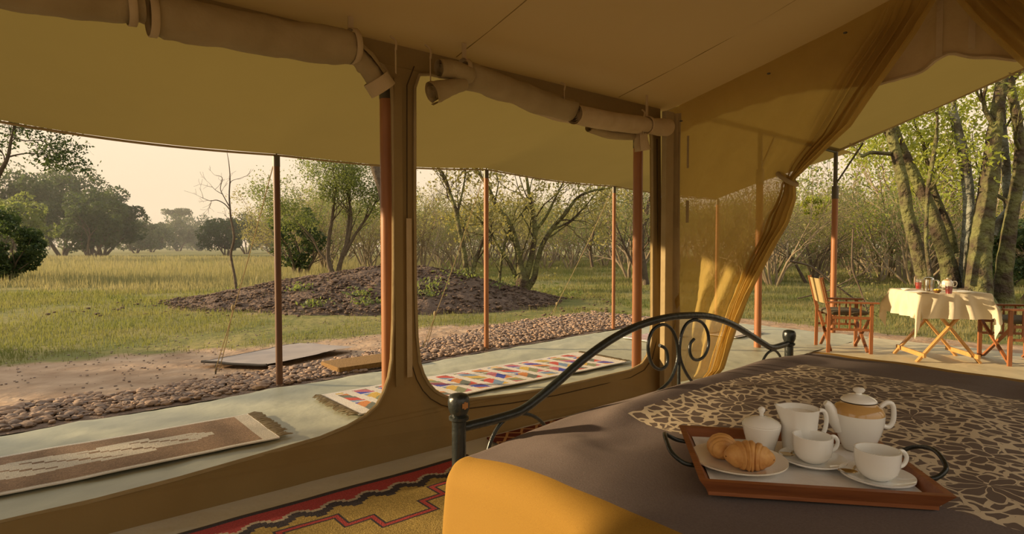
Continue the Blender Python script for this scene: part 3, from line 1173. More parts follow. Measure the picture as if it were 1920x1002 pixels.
def thicket():
    rng = random.Random(3)
    rows = [(27, 545, 900, 74, 0.95), (33, 560, 1950, 62, 1.0), (40, 540, 1950, 60, 1.2), (50, 540, 1950, 52, 1.5), (62, 560, 1950, 60, 1.75),
            (24, 1180, 1960, 76, 0.95), (19.5, 1440, 1980, 92, 0.85)]
    for Z, x0, x1, step, s in rows:
        x = x0
        while x < x1:
            zz = Z*rng.uniform(0.92, 1.08)
            if Z < 25 and 1180 < x < 1300:
                zz += 3
            k = rng.random()
            pr = rng.choice(NEAR if Z < 30 else OL) if k < 0.82 else (BARE[0] if k < 0.9 else rng.choice(GR))
            place_shrub(pr, 'thicket_shrub', G0(x+rng.uniform(-20, 20), zz), s*rng.uniform(0.85, 1.15), rng.uniform(0, 6.28),
                        thicket_label(x, Z, pr), 'shrub', 'shrubs of the thicket')
            x += step*rng.uniform(0.8, 1.2)
thicket()

def crown_tree(name, p, Hh, Wd, nleaf, ls, leafm, seed, label, group=None, stems=3, low=0.12, blobs=46, flatten=1.0):
    rng = np.random.default_rng(seed)
    root = empty(name, p, 0)
    mb, tips = MB(), []
    for i in range(stems):
        a = 2*math.pi*i/stems+rng.uniform(-0.5, 0.5)
        grow(mb, tips, rng, (0.02*Wd*math.cos(a), 0.02*Wd*math.sin(a), -0.2), (0.5*math.cos(a), 0.5*math.sin(a), 1), Hh*0.5, 0.022*Hh, 0, 1, 4, 0.7, 0.1, 0.12)
    mb.build('trunk', 'bark_dark', root)
    c = []
    for i in range(blobs):
        v = rng.normal(0, 1, 3)
        v /= np.linalg.norm(v)
        v *= rng.uniform(0.45, 1.0)
        z = low*Hh+(Hh*(1-low))*(0.5+0.46*v[2]*flatten)
        c.append((v[0]*Wd*0.44, v[1]*Wd*0.44, z))
    c = np.array(c)
    ci = rng.integers(0, blobs, nleaf)
    d = rng.normal(0, 1, (nleaf, 3))
    d /= np.linalg.norm(d, axis=1, keepdims=True)
    rr = (Wd*0.5)*rng.uniform(0.14, 0.30, blobs)[ci][:, None]*rng.uniform(0.75, 1.05, (nleaf, 1))
    d[:, 2] *= 0.8
    pts = c[ci]+d*rr
    pts[:, 2] = np.maximum(pts[:, 2], low*Hh*0.6)
    tag(link('foliage', leaf_mesh('foliage', pts, ls, leafm, rng, 0.02*Wd*0.3), root), kind='stuff')
    return tag(root, label, 'tree', group)

# trees on the left
LT = 'dark trees at the savanna edge'
crown_tree('broad_tree', G0(192, 74), 9.0, 10.5, 13000, 0.22, 'leaf_dark', 1, 'rightmost rounded dark tree of the left-hand grove, its forked trunks showing', LT, 5, 0.08)
crown_tree('broad_tree', G0(118, 80), 11.6, 15.0, 15000, 0.26, 'leaf_dark', 2, 'tall dark tree forming the top of the left-hand grove', LT, 4, 0.04)
crown_tree('broad_tree', G0(20, 70), 10.6, 13.0, 13000, 0.24, 'leaf_dark', 3, 'dark tree of the left-hand grove cut by the picture edge', LT, 4, 0.04)
crown_tree('broad_tree', G0(170, 66), 7.6, 8.0, 8000, 0.2, 'leaf_dark', 23, 'lower dark tree in the middle of the left-hand grove', LT, 5, 0.05)
crown_tree('broad_tree', G0(40, 46), 5.4, 5.0, 6500, 0.15, 'leaf_green', 4, 'lighter green tree in front of the dark grove', LT, 4, 0.1)
crown_tree('leafy_bush', G0(5, 20), 2.5, 2.5, 8000, 0.075, 'leaf_dark', 5, 'dark leafy bush at the left picture edge', None, 6, 0.05)
crown_tree('distant_tree', G0(285, 120), 6.8, 9.5, 4000, 0.30, 'leaf_far', 6, 'low hazy bush right of the dark grove', 'distant bushes', 3, 0.05)
crown_tree('distant_tree', G0(255, 105), 6.6, 8.5, 4000, 0.28, 'leaf_far', 16, 'hazy bush touching the dark grove', 'distant bushes', 3, 0.05)
crown_tree('distant_tree', G0(335, 150), 9.4, 11.0, 4000, 0.36, 'leaf_far', 7, 'taller hazy tree under the flat-topped tree', 'distant bushes', 3, 0.05)
crown_tree('distant_tree', G0(375, 160), 7.0, 9.0, 3000, 0.36, 'leaf_far', 17, 'faint bush left of the sapling on the horizon', 'distant bushes', 3, 0.05)
crown_tree('flat_topped_tree', G0(338, 170), 11.8, 9.0, 1500, 0.34, 'leaf_far', 8, 'distant flat-topped tree standing above the horizon bushes', None, 1, 0.88, 16, 0.6)
crown_tree('leafy_bush', G0(425, 78), 5.4, 7.5, 7000, 0.20, 'leaf_dark', 9, 'rounded green bush behind the bare sapling', None, 5, 0.04)
crown_tree('distant_tree', G0(462, 92), 6.3, 6.5, 5000, 0.22, 'leaf_far', 10, 'hazy tree just right of the sapling', 'distant bushes', 4, 0.05)
crown_tree('distant_tree', G0(505, 110), 6.2, 9.0, 4000, 0.26, 'leaf_far', 11, 'low hazy bush left of the dark awning pole', 'distant bushes', 4, 0.05)
for i in range(14):
    crown_tree('distant_tree', G0(-260+i*150+(i % 3)*25, 190+12*(i % 4)), 9+(i*37 % 5), 22, 2500, 0.5, 'leaf_far', 60+i, 'far dark band of trees on the horizon', 'horizon trees', 2, 0.02)

def px_tree(name, stems, Y, label, bark, leafm=None, nleaf=6, ls=0.05, seed=1, kids=3, base=None, tw=0.5, maxd=1, cat='tree', group=None, scale=1.0, spread=0.10):
    """stems: list of [(x, y, width_px, dY), ...] read off the photograph at depth Y"""
    rng = np.random.default_rng(seed)
    x0, y0 = stems[0][0][0], stems[0][0][1]
    b0 = base if base is not None else G0(x0, Y)
    root = empty(name, b0, 0)
    tips = []
    twigs = MB()
    for st in stems:
        path, rad = [], []
        for q in st:
            p = dp(q[0], q[1], Y+(q[3] if len(q) > 3 else 0))-b0
            path.append(Vector((p.x, p.y, p.z, q[2]*0.5/F*Y)).to_3d())
            rad.append(q[2]*0.5/F*Y*scale)
        P = cr(path, 6)
        R_ = np.interp(np.linspace(0, len(rad)-1, len(P)), np.arange(len(rad)), rad)
        R_ = R_*np.array([1+0.10*fbm(i*0.4, seed, st[0][0]) for i in range(len(P))])
        MB().tube(P, list(R_), 12 if max(rad) > 0.06 else 7).build('trunk', bark, root)
        if kids:
            for c in range(kids):
                t = rng.uniform(0.4, 1.0)
                i = min(len(P)-2, int(t*(len(P)-1)))
                dd = (P[i+1]-P[i]).normalized()
                sd = Vector(rng.normal(0, 1, 3))
                sd = (sd-dd*sd.dot(dd)).normalized()
                grow(twigs, tips, rng, P[i], (dd+sd*0.8+Vector((0, 0, 0.2))), tw*rng.uniform(0.7, 1.3), max(0.006, R_[i]*0.4), 0 if maxd > 1 else 1, maxd if maxd > 1 else 2, 3, 0.7, 0.15, 0.2, 0.62, 0.003)
            dd = (P[-1]-P[-2]).normalized()
            grow(twigs, tips, rng, P[-1], dd, tw, R_[-1]*0.8, 1, 2, 3, 0.7, 0.15, 0.2, 0.62, 0.003)
    if twigs.v:
        twigs.build('branches', bark, root)
    if leafm and tips:
        tag(link('foliage', leaf_mesh('foliage', tips, ls, leafm, rng, spread, nleaf), root), kind='stuff')
    return tag(root, label, cat, group)

def z3(ox, oy, pts, s=3.0):
    return [(ox+p[0]/s, oy+p[1]/s, p[2]/s, *(p[3:])) for p in pts]
# bare sapling on the mound edge
sap = [z3(0, 334, [(1330, 625, 24), (1318, 540, 21), (1304, 470, 20), (1300, 420, 19), (1316, 350, 18), (1312, 290, 16), (1300, 230, 15), (1294, 170, 14), (1290, 90, 11), (1294, 0, 9), (1288, -80, 6), (1278, -140, 4)]),
       z3(0, 334, [(1294, 180, 10), (1262, 145, 8), (1220, 125, 7), (1180, 128, 5), (1130, 108, 3)]),
       z3(0, 334, [(1290, 160, 9), (1262, 110, 7), (1240, 60, 6), (1250, 0, 5), (1215, -15, 3)]),
       z3(0, 334, [(1290, 60, 7), (1300, 20, 5), (1335, 5, 3)]),
       z3(0, 334, [(1190, 125, 5), (1185, 145, 3)]),
       z3(0, 334, [(1250, 90, 6), (1215, 70, 4), (1190, 45, 3)])]
px_tree('bare_sapling', sap, 15.8, 'slender leafless sapling rising from the left end of the mound', 'bark_dark', None, kids=2, tw=0.30, seed=3, scale=0.72)
# overhanging branch in the top left corner
ov = [z3(0, 220, [(-260, 960, 34), (-120, 640, 30), (-20, 350, 26), (40, 230, 18), (60, 130, 13), (75, 60, 9), (85, -60, 6)], 2.95),
      z3(0, 220, [(45, 220, 10), (110, 205, 8), (170, 200, 6), (250, 210, 5), (330, 225, 4)], 2.95),
      z3(0, 220, [(-5, 320, 12), (-40, 240, 9), (-70, 100, 7)], 2.95),
      z3(0, 220, [(70, 110, 8), (140, 130, 6), (230, 130, 5), (300, 180, 4)], 2.95),
      z3(0, 220, [(75, 60, 8), (130, 60, 6), (220, 70, 4)], 2.95)]
px_tree('overhanging_tree', ov, 17.0, 'thin tree with dark leaves reaching in at the top left', 'bark_dark', 'leaf_dark', 10, 0.055, 5, kids=5, tw=0.55, base=G0(-90, 17.0), spread=0.13)
# light shrub tree behind the mound
st = [z3(0, 334, [(1870, 540, 34), (1845, 450, 26), (1850, 350, 22), (1868, 230, 18), (1880, 120, 13), (1890, 40, 9)]),
      z3(0, 334, [(1900, 540, 30), (1925, 440, 24), (1960, 340, 20), (1975, 220, 15), (1960, 100, 11), (1945, -20, 8)]),
      z3(0, 334, [(1870, 500, 16), (1800, 420, 12), (1760, 350, 9), (1700, 280, 6), (1640, 220, 5)]),
      z3(640, 334, [(20, 430, 20), (60, 350, 18), (110, 270, 14), (160, 200, 10), (200, 120, 8)]),
      z3(640, 334, [(15, 440, 20), (30, 330, 14), (45, 200, 11), (50, 80, 8), (60, -30, 5)])]
px_tree('slender_tree', st, 21.0, 'light leafy multi-stemmed tree behind the mound, left of the column', 'bark_dark', 'leaf_green', 12, 0.045, 9, kids=8, tw=1.0, maxd=2, base=G0(625, 21), spread=0.16)
crown_tree('leafy_bush', G0(560, 24), 3.0, 2.6, 3500, 0.08, 'leaf_dark', 12, 'dark bush just right of the dark awning pole', None, 4, 0.1)
lt = [z3(640, 334, [(262, 520, 50), (258, 360, 50), (248, 200, 52), (235, 90, 54), (205, -20, 56), (170, -130, 50)])]
px_tree('leaning_tree', lt, 16.5, 'dark leaning trunk half hidden behind the canvas column', 'bark_dark', 'leaf_dark', 8, 0.06, 11, kids=0, base=G0(727, 16.5))
# many-stemmed trees in the second opening
k1 = [z3(640, 334, [(715, 700, 40), (706, 600, 34), (700, 500, 30), (686, 400, 28), (662, 280, 24), (640, 170, 22), (605, 70, 18), (585, 0, 14), (545, -60, 9)]),
      z3(640, 334, [(728, 700, 34), (735, 580, 26), (748, 490, 24), (775, 410, 20), (805, 330, 16)]),
      z3(640, 334, [(640, 170, 16), (600, 60, 13), (560, -20, 9)]),
      z3(640, 334, [(650, 210, 14), (672, 120, 12), (690, 30, 9), (700, -40, 7)])]
px_tree('thicket_tree', k1, 13.2, 'slim two-stemmed mossy tree just left of the reddish awning pole', 'bark_moss', 'leaf_olive', 3, 0.05, 13, kids=5, tw=0.8, maxd=2, base=G0(878, 13.2))
k2 = [z3(640, 334, [(1010, 690, 72), (1015, 630, 84), (1018, 570, 80), (1005, 500, 44), (995, 420, 36), (970, 320, 32), (930, 230, 30), (870, 160, 26), (830, 60, 20), (770, -30, 14)]),
      z3(640, 334, [(1030, 580, 50), (1055, 500, 36), (1075, 410, 32), (1090, 300, 28), (1075, 180, 24), (1055, 80, 20), (1040, -20, 14)]),
      z3(640, 334, [(1045, 620, 44), (1085, 560, 32), (1100, 480, 28), (1130, 380, 26), (1190, 280, 24), (1260, 200, 20), (1330, 110, 17), (1420, 70, 13), (1480, 60, 8)]),
      z3(640, 334, [(985, 560, 26), (940, 470, 22), (890, 400, 20), (850, 330, 18), (800, 260, 15), (740, 200, 11)]),
      z3(640, 334, [(1090, 300, 20), (1150, 220, 17), (1200, 120, 13), (1250, 20, 9)]),
      z3(640, 334, [(880, 690, 22), (890, 560, 18), (905, 430, 15), (930, 330, 12)]),
      z3(640, 334, [(1190, 290, 14), (1290, 240, 11), (1390, 140, 8)])]
px_tree('thicket_tree', k2, 13.9, 'many-stemmed tree with swollen base just right of the reddish awning pole', 'bark_moss', 'leaf_olive', 3, 0.05, 14, kids=6, tw=1.0, maxd=2, base=G0(977, 13.9))
k3 = [z3(640, 334, [(1715, 600, 40), (1700, 480, 30), (1690, 360, 26), (1710, 240, 20), (1730, 120, 14)]),
      z3(640, 334, [(1715, 590, 26), (1650, 500, 20), (1600, 400, 16), (1560, 300, 10)]),
      z3(640, 334, [(1412, 500, 18), (1400, 400, 14), (1420, 300, 10)])]
px_tree('thicket_tree', k3, 17.5, 'dark slim tree half hidden by the stout corner pole', 'bark_dark', 'leaf_olive', 3, 0.06, 15, kids=6, tw=1.1, maxd=2, base=G0(1211, 17.5))

# big multi-trunk tree behind the porch table
def zr(pts):
    return [(1560+p[0]/2.386, 140+p[1]/2.386, p[2]/2.386, *(p[3:])) for p in pts]
big = [zr([(425, 1060, 110), (412, 900, 92), (375, 760, 76), (338, 620, 66), (320, 500, 66), (290, 370, 60), (262, 250, 52), (240, 120, 46)]),
       zr([(540, 1060, 120, .3), (525, 880, 96, .3), (485, 740, 84, .3), (445, 610, 72, .3), (395, 505, 66, .3), (345, 400, 60, .3), (300, 300, 54, .3), (260, 180, 46, .3)]),
       zr([(545, 800, 60, .5), (525, 700, 50, .5), (485, 600, 46, .5), (455, 520, 40, .5), (440, 430, 34, .5)]),
       zr([(600, 1060, 80, .2), (598, 880, 70, .2), (606, 720, 64, .2), (612, 560, 60, .2), (594, 400, 58, .2), (562, 250, 52, .2), (530, 120, 46, .2), (505, 0, 40, .2)]),
       zr([(650, 1070, 170, -.2), (652, 900, 140, -.2), (664, 760, 124, -.2), (682, 620, 112, -.2), (704, 480, 98, -.2), (718, 340, 86, -.2), (738, 180, 72, -.2), (755, 60, 62, -.2), (775, -80, 54, -.2)]),
       zr([(765, 1070, 120), (768, 900, 96), (785, 760, 82), (802, 640, 74), (826, 500, 66), (842, 350, 58), (828, 200, 52), (806, 90, 46), (790, -60, 40)]),
       zr([(790, 640, 50, .3), (784, 500, 50, .3), (776, 380, 46, .3), (764, 250, 42, .3), (758, 120, 38, .3)]),
       zr([(720, 720, 44, .2), (760, 640, 40, .2), (840, 560, 40, .2), (900, 500, 40, .2)]),
       zr([(440, 900, 26, -.3), (422, 760, 22, -.3), (424, 620, 20, -.3), (430, 500, 22, -.3), (452, 380, 26, -.3), (468, 270, 24, -.3)]),
       zr([(262, 355, 26), (220, 352, 24), (170, 350, 22), (130, 365, 18), (105, 330, 10)])]
def big_tree():
    Y = 11.8
    b0 = G0(1800, Y)
    root = px_tree('multi_trunk_tree', big, Y, 'massive mossy tree with many trunks fanning out behind the porch table', 'bark_moss', 'leaf_bright', 4, 0.055, 21, kids=2, tw=1.0, maxd=2, base=b0, spread=0.16, scale=0.74)
    for i, ch in enumerate([c for c in root.children if c.name.startswith('trunk')]):
        if i in (3, 6, 7):
            ch.data.materials[0] = MATS['bark_grey']
    rng = np.random.default_rng(77)
    b = MB()
    b.lathe([(0.62, -0.1), (0.52, 0.12), (0.42, 0.30), (0.36, 0.45)], 18, (dp(1830, 560, Y)-b0)*1.0*Vector((1, 1, 0)) if False else Vector((0.15, 0, 0)))
    b.build('root_flare', 'bark_moss', root)
    # sprays of leaves hanging through the trunks
    pts = []
    for (x, y, r, n) in [(1655, 215, 0.45, 420), (1700, 235, 0.5, 520), (1740, 260, 0.5, 520), (1770, 200, 0.55, 480), (1640, 265, 0.4, 300), (1720, 300, 0.35, 260), (1800, 190, 0.5, 380), (1620, 290, 0.35, 240), (1860, 170, 0.6, 300), (1900, 220, 0.6, 300), (1700, 340, 0.3, 160), (1745, 420, 0.25, 90), (1760, 380, 0.25, 80)]:
        c = dp(x, y, Y+rng.uniform(0.3, 1.5))-b0
        pts.append(np.array(c)+rng.normal(0, r*0.6, (n, 3)))
    tag(link('foliage', leaf_mesh('foliage', np.concatenate(pts), 0.050, 'leaf_bright', rng, 0.05, 1, 0.8), root), kind='stuff')
big_tree()
BT = 'sunlit trees behind the porch'
for i, (x, Z, h, w) in enumerate([(1700, 22, 7.4, 5.0), (1790, 25, 8.6, 6.0), (1880, 21, 7.6, 5.5), (1640, 29, 8.0, 6.0), (1960, 24, 8.5, 6.5)]):
    place_shrub(GR[i % 2], 'leafy_tree', G0(x, Z), h/4.6, i*1.3, ['yellow-green tree behind the leftmost big trunk', 'tall yellow-green tree behind the middle big trunks', 'leafy tree behind the rightmost big trunk', 'farthest leafy tree between porch upright and big trunks', 'leafy tree beyond the picture edge on the chair side'][i], 'tree', BT)
crown_tree('leafy_bush', G0(1905, 13.6), 2.3, 2.2, 4500, 0.07, 'leaf_dark', 44, 'dark green bush behind the chair at the picture edge', None, 4, 0.02)
crown_tree('leafy_bush', G0(1522, 20), 3.1, 1.2, 900, 0.07, 'leaf_bright', 45, 'small bright green leafy clump left of the porch upright', None, 3, 0.7, 12)
# fallen bare branches left of the porch chair
for i, (pts, lab) in enumerate([([(1480, 490, 7), (1520, 500, 7), (1560, 530, 7), (1600, 560, 6), (1628, 580, 5)], 'bare arching branch behind the porch chair'),
                                ([(1495, 560, 4), (1530, 552, 5), (1560, 542, 5), (1600, 520, 4)], 'thin bare twig lying left of the porch chair'),
                                ([(1600, 430, 6), (1598, 500, 6), (1612, 540, 6), (1628, 590, 6)], 'curving dead stem just right of the porch upright')]):
    px_tree('dead_branch', [pts], 11.0-i*0.3, lab, 'bark_dark', 'leaf_olive', 1, 0.03, 90+i, kids=5, tw=0.5, scale=0.55, cat='branch', base=Vector(gp(1570, 585)))
# bushes outside the frame to the west that shade the veranda from the low sun
for i, (X, Y, h, w) in enumerate([(-15.0, 3.4, 3.7, 3.6), (-16.0, 6.4, 3.6, 3.6), (-17, 0.3, 4.2, 4.0)]):
    crown_tree('veranda_shade_bush', Vector((X, Y, ground_z(X, Y))), h, w, 5200, 0.10, 'leaf_dark', 200+i, 'bush standing outside the picture towards the low sun', 'bushes towards the sun', 4, 0.03)
# low weeds on the mound and along the grass edge
wp = []
rngw = np.random.default_rng(19)
for i, (x, y, Yd, s) in enumerate([(862, 525, 13.0, 0.34), (812, 533, 12.0, 0.24), (800, 545, 11.6, 0.2), (690, 545, 11.2, 0.22), (675, 535, 11.6, 0.2), (835, 485, 15.5, 0.25), (1030, 545, 15.5, 0.3), (1075, 548, 14.5, 0.3), (566, 540, 12.0, 0.16), (590, 555, 11.2, 0.16), (440, 540, 15.2, 0.2), (935, 560, 13.0, 0.3)]):
    X = (x-960)/F*Yd
    p = np.array((X, Yd, mound_h(X, Yd)+ground_z(X, Yd)+0.02))
    a = rngw.normal(0, 1, (110, 3))*np.array((s, s, s*0.4))*0.8
    a[:, 2] = np.abs(a[:, 2])
    wp.append(a+p)
o = link('weeds', leaf_mesh('weeds', np.concatenate(wp), 0.045, 'leaf_green', rngw, 0.02))
tag(o, 'low green weeds scattered over the mound and its edge', 'weeds', kind='stuff')

# morning haze hanging over the open savanna
def haze():
    m = bpy.data.materials.new('morning_haze')
    m.use_nodes = True
    t = m.node_tree
    t.nodes.clear()
    out = t.nodes.new('ShaderNodeOutputMaterial')
    v = t.nodes.new('ShaderNodeVolumeScatter')
    v.inputs['Color'].default_value = (1.0, 0.96, 0.90, 1)
    v.inputs['Density'].default_value = 0.0010
    v.inputs['Anisotropy'].default_value = 0.2
    t.links.new(v.outputs[0], out.inputs['Volume'])
    MATS['haze'] = m
    b = MB()
    b.box((0, 150, 9), (400, 256, 20))
    tag(b.build('morning_haze', 'haze', None, (0, 0, 0), smooth=False), 'thin morning haze over the open savanna', 'haze', kind='stuff')
haze()

# ------------------------------------------------------------------ poles and ropes
def pole(q, h, r, label, group, sleeve=None, m='pole_wood', foot=True):
    root = empty('tent_pole', T(q.x, q.y, 0), AU)
    b = MB()
    b.tube([(0, 0, 0.0), (0, 0, (sleeve or h-0.02)*0.5), (0, 0, sleeve or h-0.02)], r, 12)
    b.build('shaft', m, root)
    b = MB()
    if sleeve:
        b.tube([(0, 0, sleeve-0.18), (0, 0, sleeve+0.0)], r*1.12, 12)
        b.tube([(0, 0, sleeve), (0, 0, h)], r*0.68, 10)
        b.build('metal_sleeve', 'pole_metal', root)
    else:
        b.tube([(0, 0, h-0.10), (0, 0, h-0.01)], r*1.06, 12)
        b.tube([(0, 0, h-0.01), (0, 0, h+0.02)], r*0.3, 8)
        b.build('metal_cap', 'pole_metal', root)
    tag(root, label, 'pole', group)
    return root
G1 = 'awning poles along the gravel'
pole(POLE_A, 2.02, 0.029, 'slim dark brown awning pole beside the brown rug, guy rope at its side', G1, m='pole_dark')
pole(POLE_B, 2.13, 0.029, 'reddish wooden awning pole standing in front of the many-stemmed trees', G1)
pole(POLE_C, 2.11, 0.026, 'thin wooden awning pole where the gravel widens, just beyond the thick window pole', G1)
pole(POLE_H, 2.05, 0.028, 'faint farthest awning pole seen through the gauze curtain', G1)
G2 = 'stout poles against the tent wall'
pole(Vector((1.685, 3.20, 0)), 2.20, 0.040, 'stout red-brown pole behind the canvas column between the two openings', G2)
pole(Vector((4.04, 3.20, 0)), 2.16, 0.041, 'stout orange-brown pole in the second opening, rolled canvas at its top', G2)
G3 = 'porch uprights with metal sleeves'
pF = pole(POLE_F, 2.58, 0.040, 'porch upright seen partly through the gauze curtain', G3, sleeve=2.14)
pG = pole(POLE_G, 2.56, 0.040, 'porch upright rising behind the canvas chair', G3, sleeve=2.08)
b = MB()
b.tube([(0, 0, 2.10), (0, -0.35, 2.64)], 0.012, 6)
b.build('brace', 'pole_metal', pG)
b = MB()
b.tube([(0, 0, 2.14), (0.35, 0, 2.58)], 0.012, 6)
b.build('brace', 'pole_metal', pF)
b = MB()
b.tube([T(POLE_F.x, POLE_F.y, 2.575), T(POLE_G.x, POLE_G.y, 2.555)], 0.016, 8)
bo = b.build('porch_crossbar', 'pole_metal')
tag(bo, 'metal crossbar joining the two porch uprights under the fly', 'bar')

def guy(pa, pb, knot, label):
    root = empty('guy_rope', pb, 0)
    b = MB()
    ks = [(pa-pb).lerp(Vector((0, 0, 0)), t)-Vector((0, 0, 0.05*math.sin(math.pi*t))) for t in np.linspace(0, 1, 14)]
    b.tube(ks, 0.0045, 5)
    b.build('line', 'rope', root)
    b = MB()
    kp = (pa-pb)*(1-knot)
    b.lathe([(0.0, -0.035), (0.013, -0.02), (0.018, 0), (0.013, 0.02), (0, 0.035)], 8, kp)
    b.build('knot', 'rope', root)
    b = MB()
    sd = Vector((0.05, 0.0, 0))
    b.tube([kp, kp*0.5+sd*0.6, Vector((0.02, 0, 0))+sd*0.4], 0.004, 5)
    b.build('line_tail', 'rope', root)
    b = MB()
    b.tube([(0, 0, -0.08), (0.01, 0.01, 0.07)], [0.006, 0.012], 6)
    b.build('peg', 'pole_metal', root)
    tag(root, label, 'rope', 'guy ropes of the awning')
tA, tB, tC = T(POLE_A.x, POLE_A.y, 2.03), T(POLE_B.x, POLE_B.y, 2.14), T(POLE_C.x, POLE_C.y, 2.12)
guy(tA, gp(403, 697, 0), 0.68, 'guy rope slanting from the dark pole down to the gravel')
guy(tB, gp(792, 655, 0), 0.80, 'guy rope slanting down just beside the canvas column')
guy(tC, gp(1034, 590, 0), 0.90, 'guy rope crossing the green clearing to the thin pole')

# ------------------------------------------------------------------ rolled flaps along the wall top
def roll(name, path, r0, label, turns=3.2, wr=0.10, seed=0, m='canvas_roll', group='rolled canvas window flaps', straps=(), taper=None, flat=1.0):
    P = cr(path, 8)
    root = empty(name, P[0], 0)
    base = P[0]
    k = len(P)
    ns = int(turns*18)
    G = np.zeros((k, ns, 3))
    ref = None
    for i, p in enumerate(P):
        d = (P[min(i+1, k-1)]-P[max(i-1, 0)]).normalized()
        up = Vector((0, 0, 1))
        a = (up-d*up.dot(d)).normalized()
        c = d.cross(a)
        rr = r0*(taper[0]+(taper[1]-taper[0])*i/(k-1) if taper else 1)
        # pinch under straps
        for st in straps:
            rr *= 1-0.16*math.exp(-((i/(k-1)-st)/0.05)**2)
        for j in range(ns):
            t = j/(ns-1)
            ang = t*turns*2*math.pi
            rad = rr*(0.22+0.78*t)*(1+wr*fbm(i*0.25+seed, ang*0.6, seed*3.3)+0.9*wr*fbm(i*0.07+seed*2, ang*1.7, seed*1.3))
            G[i, j] = (p-base)+a*(math.cos(ang)*rad*flat)+c*(math.sin(ang)*rad)
    o = link('rolled_cloth', gridmesh('rolled_cloth', G, m), root)
    for st in straps:
        i = int(st*(k-1))
        d = (P[min(i+1, k-1)]-P[max(i-1, 0)]).normalized()
        up = Vector((0, 0, 1))
        a = (up-d*up.dot(d)).normalized()
        c = d.cross(a)
        R = np.zeros((25, 4, 3))
        for jj in range(25):
            t = 2*math.pi*jj/24
            q = (P[i]-base)+(a*math.cos(t)+c*math.sin(t))*(r0*0.88)
            for kk, (dw, dr) in enumerate(((-0.016, 0), (-0.014, 0.004), (0.014, 0.004), (0.016, 0))):
                R[jj, kk] = q+d*dw+(a*math.cos(t)+c*math.sin(t))*dr
        link('strap', gridmesh('strap', R, 'canvas_pale'), root)
        bb = MB()
        top = (P[i]-base)+a*(r0*0.9)
        bb.bar(top, top+Vector((0, 0, 0.16)), 0.03, 0.004, up=c)
        bb.build('hanger', 'canvas_pale', root)
    tag(root, label, 'canvas roll', group)
    return root
def pn(x, y, N=2.88):
    return onN(x, y, N)
roll('rolled_flap', [pn(-120, -50), pn(0, -22), pn(130, -2), pn(268, 14)], 0.085, 'dark rolled flap along the top edge, left of the bulging one', seed=1, straps=(0.95,))
roll('rolled_flap', [pn(285, 28), pn(360, 40), pn(480, 62), pn(580, 78), pn(668, 88)], 0.098, 'long bulging rolled flap between the first strap and the column', seed=2, wr=0.14, straps=(0.03, 0.98), turns=2.6)
rdrop = roll('rolled_flap', [pn(664, 96), pn(684, 118), pn(700, 140), pn(716, 166)], 0.070, 'drooping end of a roll with a pale cuff beside the column', seed=3, taper=(0.9, 1.0))
cuffp = [pn(704, 147)-rdrop.location, pn(719, 170)-rdrop.location]
MB().tube(cuffp, [0.073, 0.075], 18, cap=False).build('cuff', 'canvas_pale', rdrop)
roll('rolled_flap', [pn(822, 128, 2.80), pn(850, 131, 2.80), pn(880, 140, 2.82)], 0.055, 'small upper roll with its spiral end showing beside the column', seed=4, turns=3.6)
roll('rolled_flap', [pn(808, 175, 2.80), pn(835, 166, 2.80), pn(868, 157, 2.82)], 0.072, 'fat lower roll with an open hollow end beside the column', seed=5, turns=2.6, taper=(1, 0.6), m='canvas_roll')
roll('rolled_flap', [pn(868, 135, 2.85), pn(930, 158, 2.85), pn(1000, 185, 2.85), pn(1068, 205, 2.85)], 0.085, 'sagging rolled flap in the middle of the second opening', seed=6, wr=0.16, turns=2.6, straps=(0.04,))
roll('rolled_flap', [pn(1000, 193, 2.88), pn(1040, 207, 2.88), pn(1078, 216, 2.88)], 0.075, 'pale short roll overlapping the sagging flap', seed=7, wr=0.05, m='canvas_pale')
roll('rolled_flap', [pn(1078, 214, 2.80), pn(1120, 222, 2.80), pn(1170, 230, 2.82), pn(1225, 236, 2.85), pn(1252, 238, 2.87)], 0.074, 'pale roll with a coiled end towards the corner', seed=8, wr=0.06, m='canvas_pale', straps=(0.7,), turns=3.8)
roll('rolled_flap', [pn(1105, 238, 2.90), pn(1150, 252, 2.90), pn(1205, 254, 2.90)], 0.045, 'thin drooping layer under the pale corner roll', seed=9, wr=0.1)
roll('rolled_flap', [pn(1200, 252, 2.86), pn(1201, 268, 2.86), pn(1203, 283, 2.86)], 0.075, 'knotted bundle of canvas at the top of the stout corner pole', seed=10, wr=0.12, m='canvas_pale', turns=2.4, taper=(0.8, 1.0))
# hooks of cord where the flaps are tied to the roof
def cord_tie(x, y, lab, dx=10, dy=26):
    root = empty('cord_tie', onN(x, y, 2.84), 0)
    b = MB()
    p0 = Vector((0, 0, 0))
    p1 = onN(x+dx, y+dy, 2.80)-root.location
    b.tube(cr([p0, p0.lerp(p1, .5)+Vector((0.015, 0, 0.01)), p1], 5), 0.006, 5)
    b.build('loop', 'canvas_pale', root)
    b = MB()
    b.bar(p1, p1+Vector((0.0, 0, -0.12)), 0.022, 0.004)
    b.build('tail', 'canvas_pale', root)
    tag(root, lab, 'tie', 'cloth ties along the eave')
cord_tie(732, 68, 'cloth tie above the canvas column')
cord_tie(797, 84, 'cloth tie right of the column top')
cord_tie(1052, 155, 'cloth tie holding the coiled pale roll', 6, 14)
cord_tie(1204, 206, 'cloth tie at the corner over the stout pole', 2, 16)
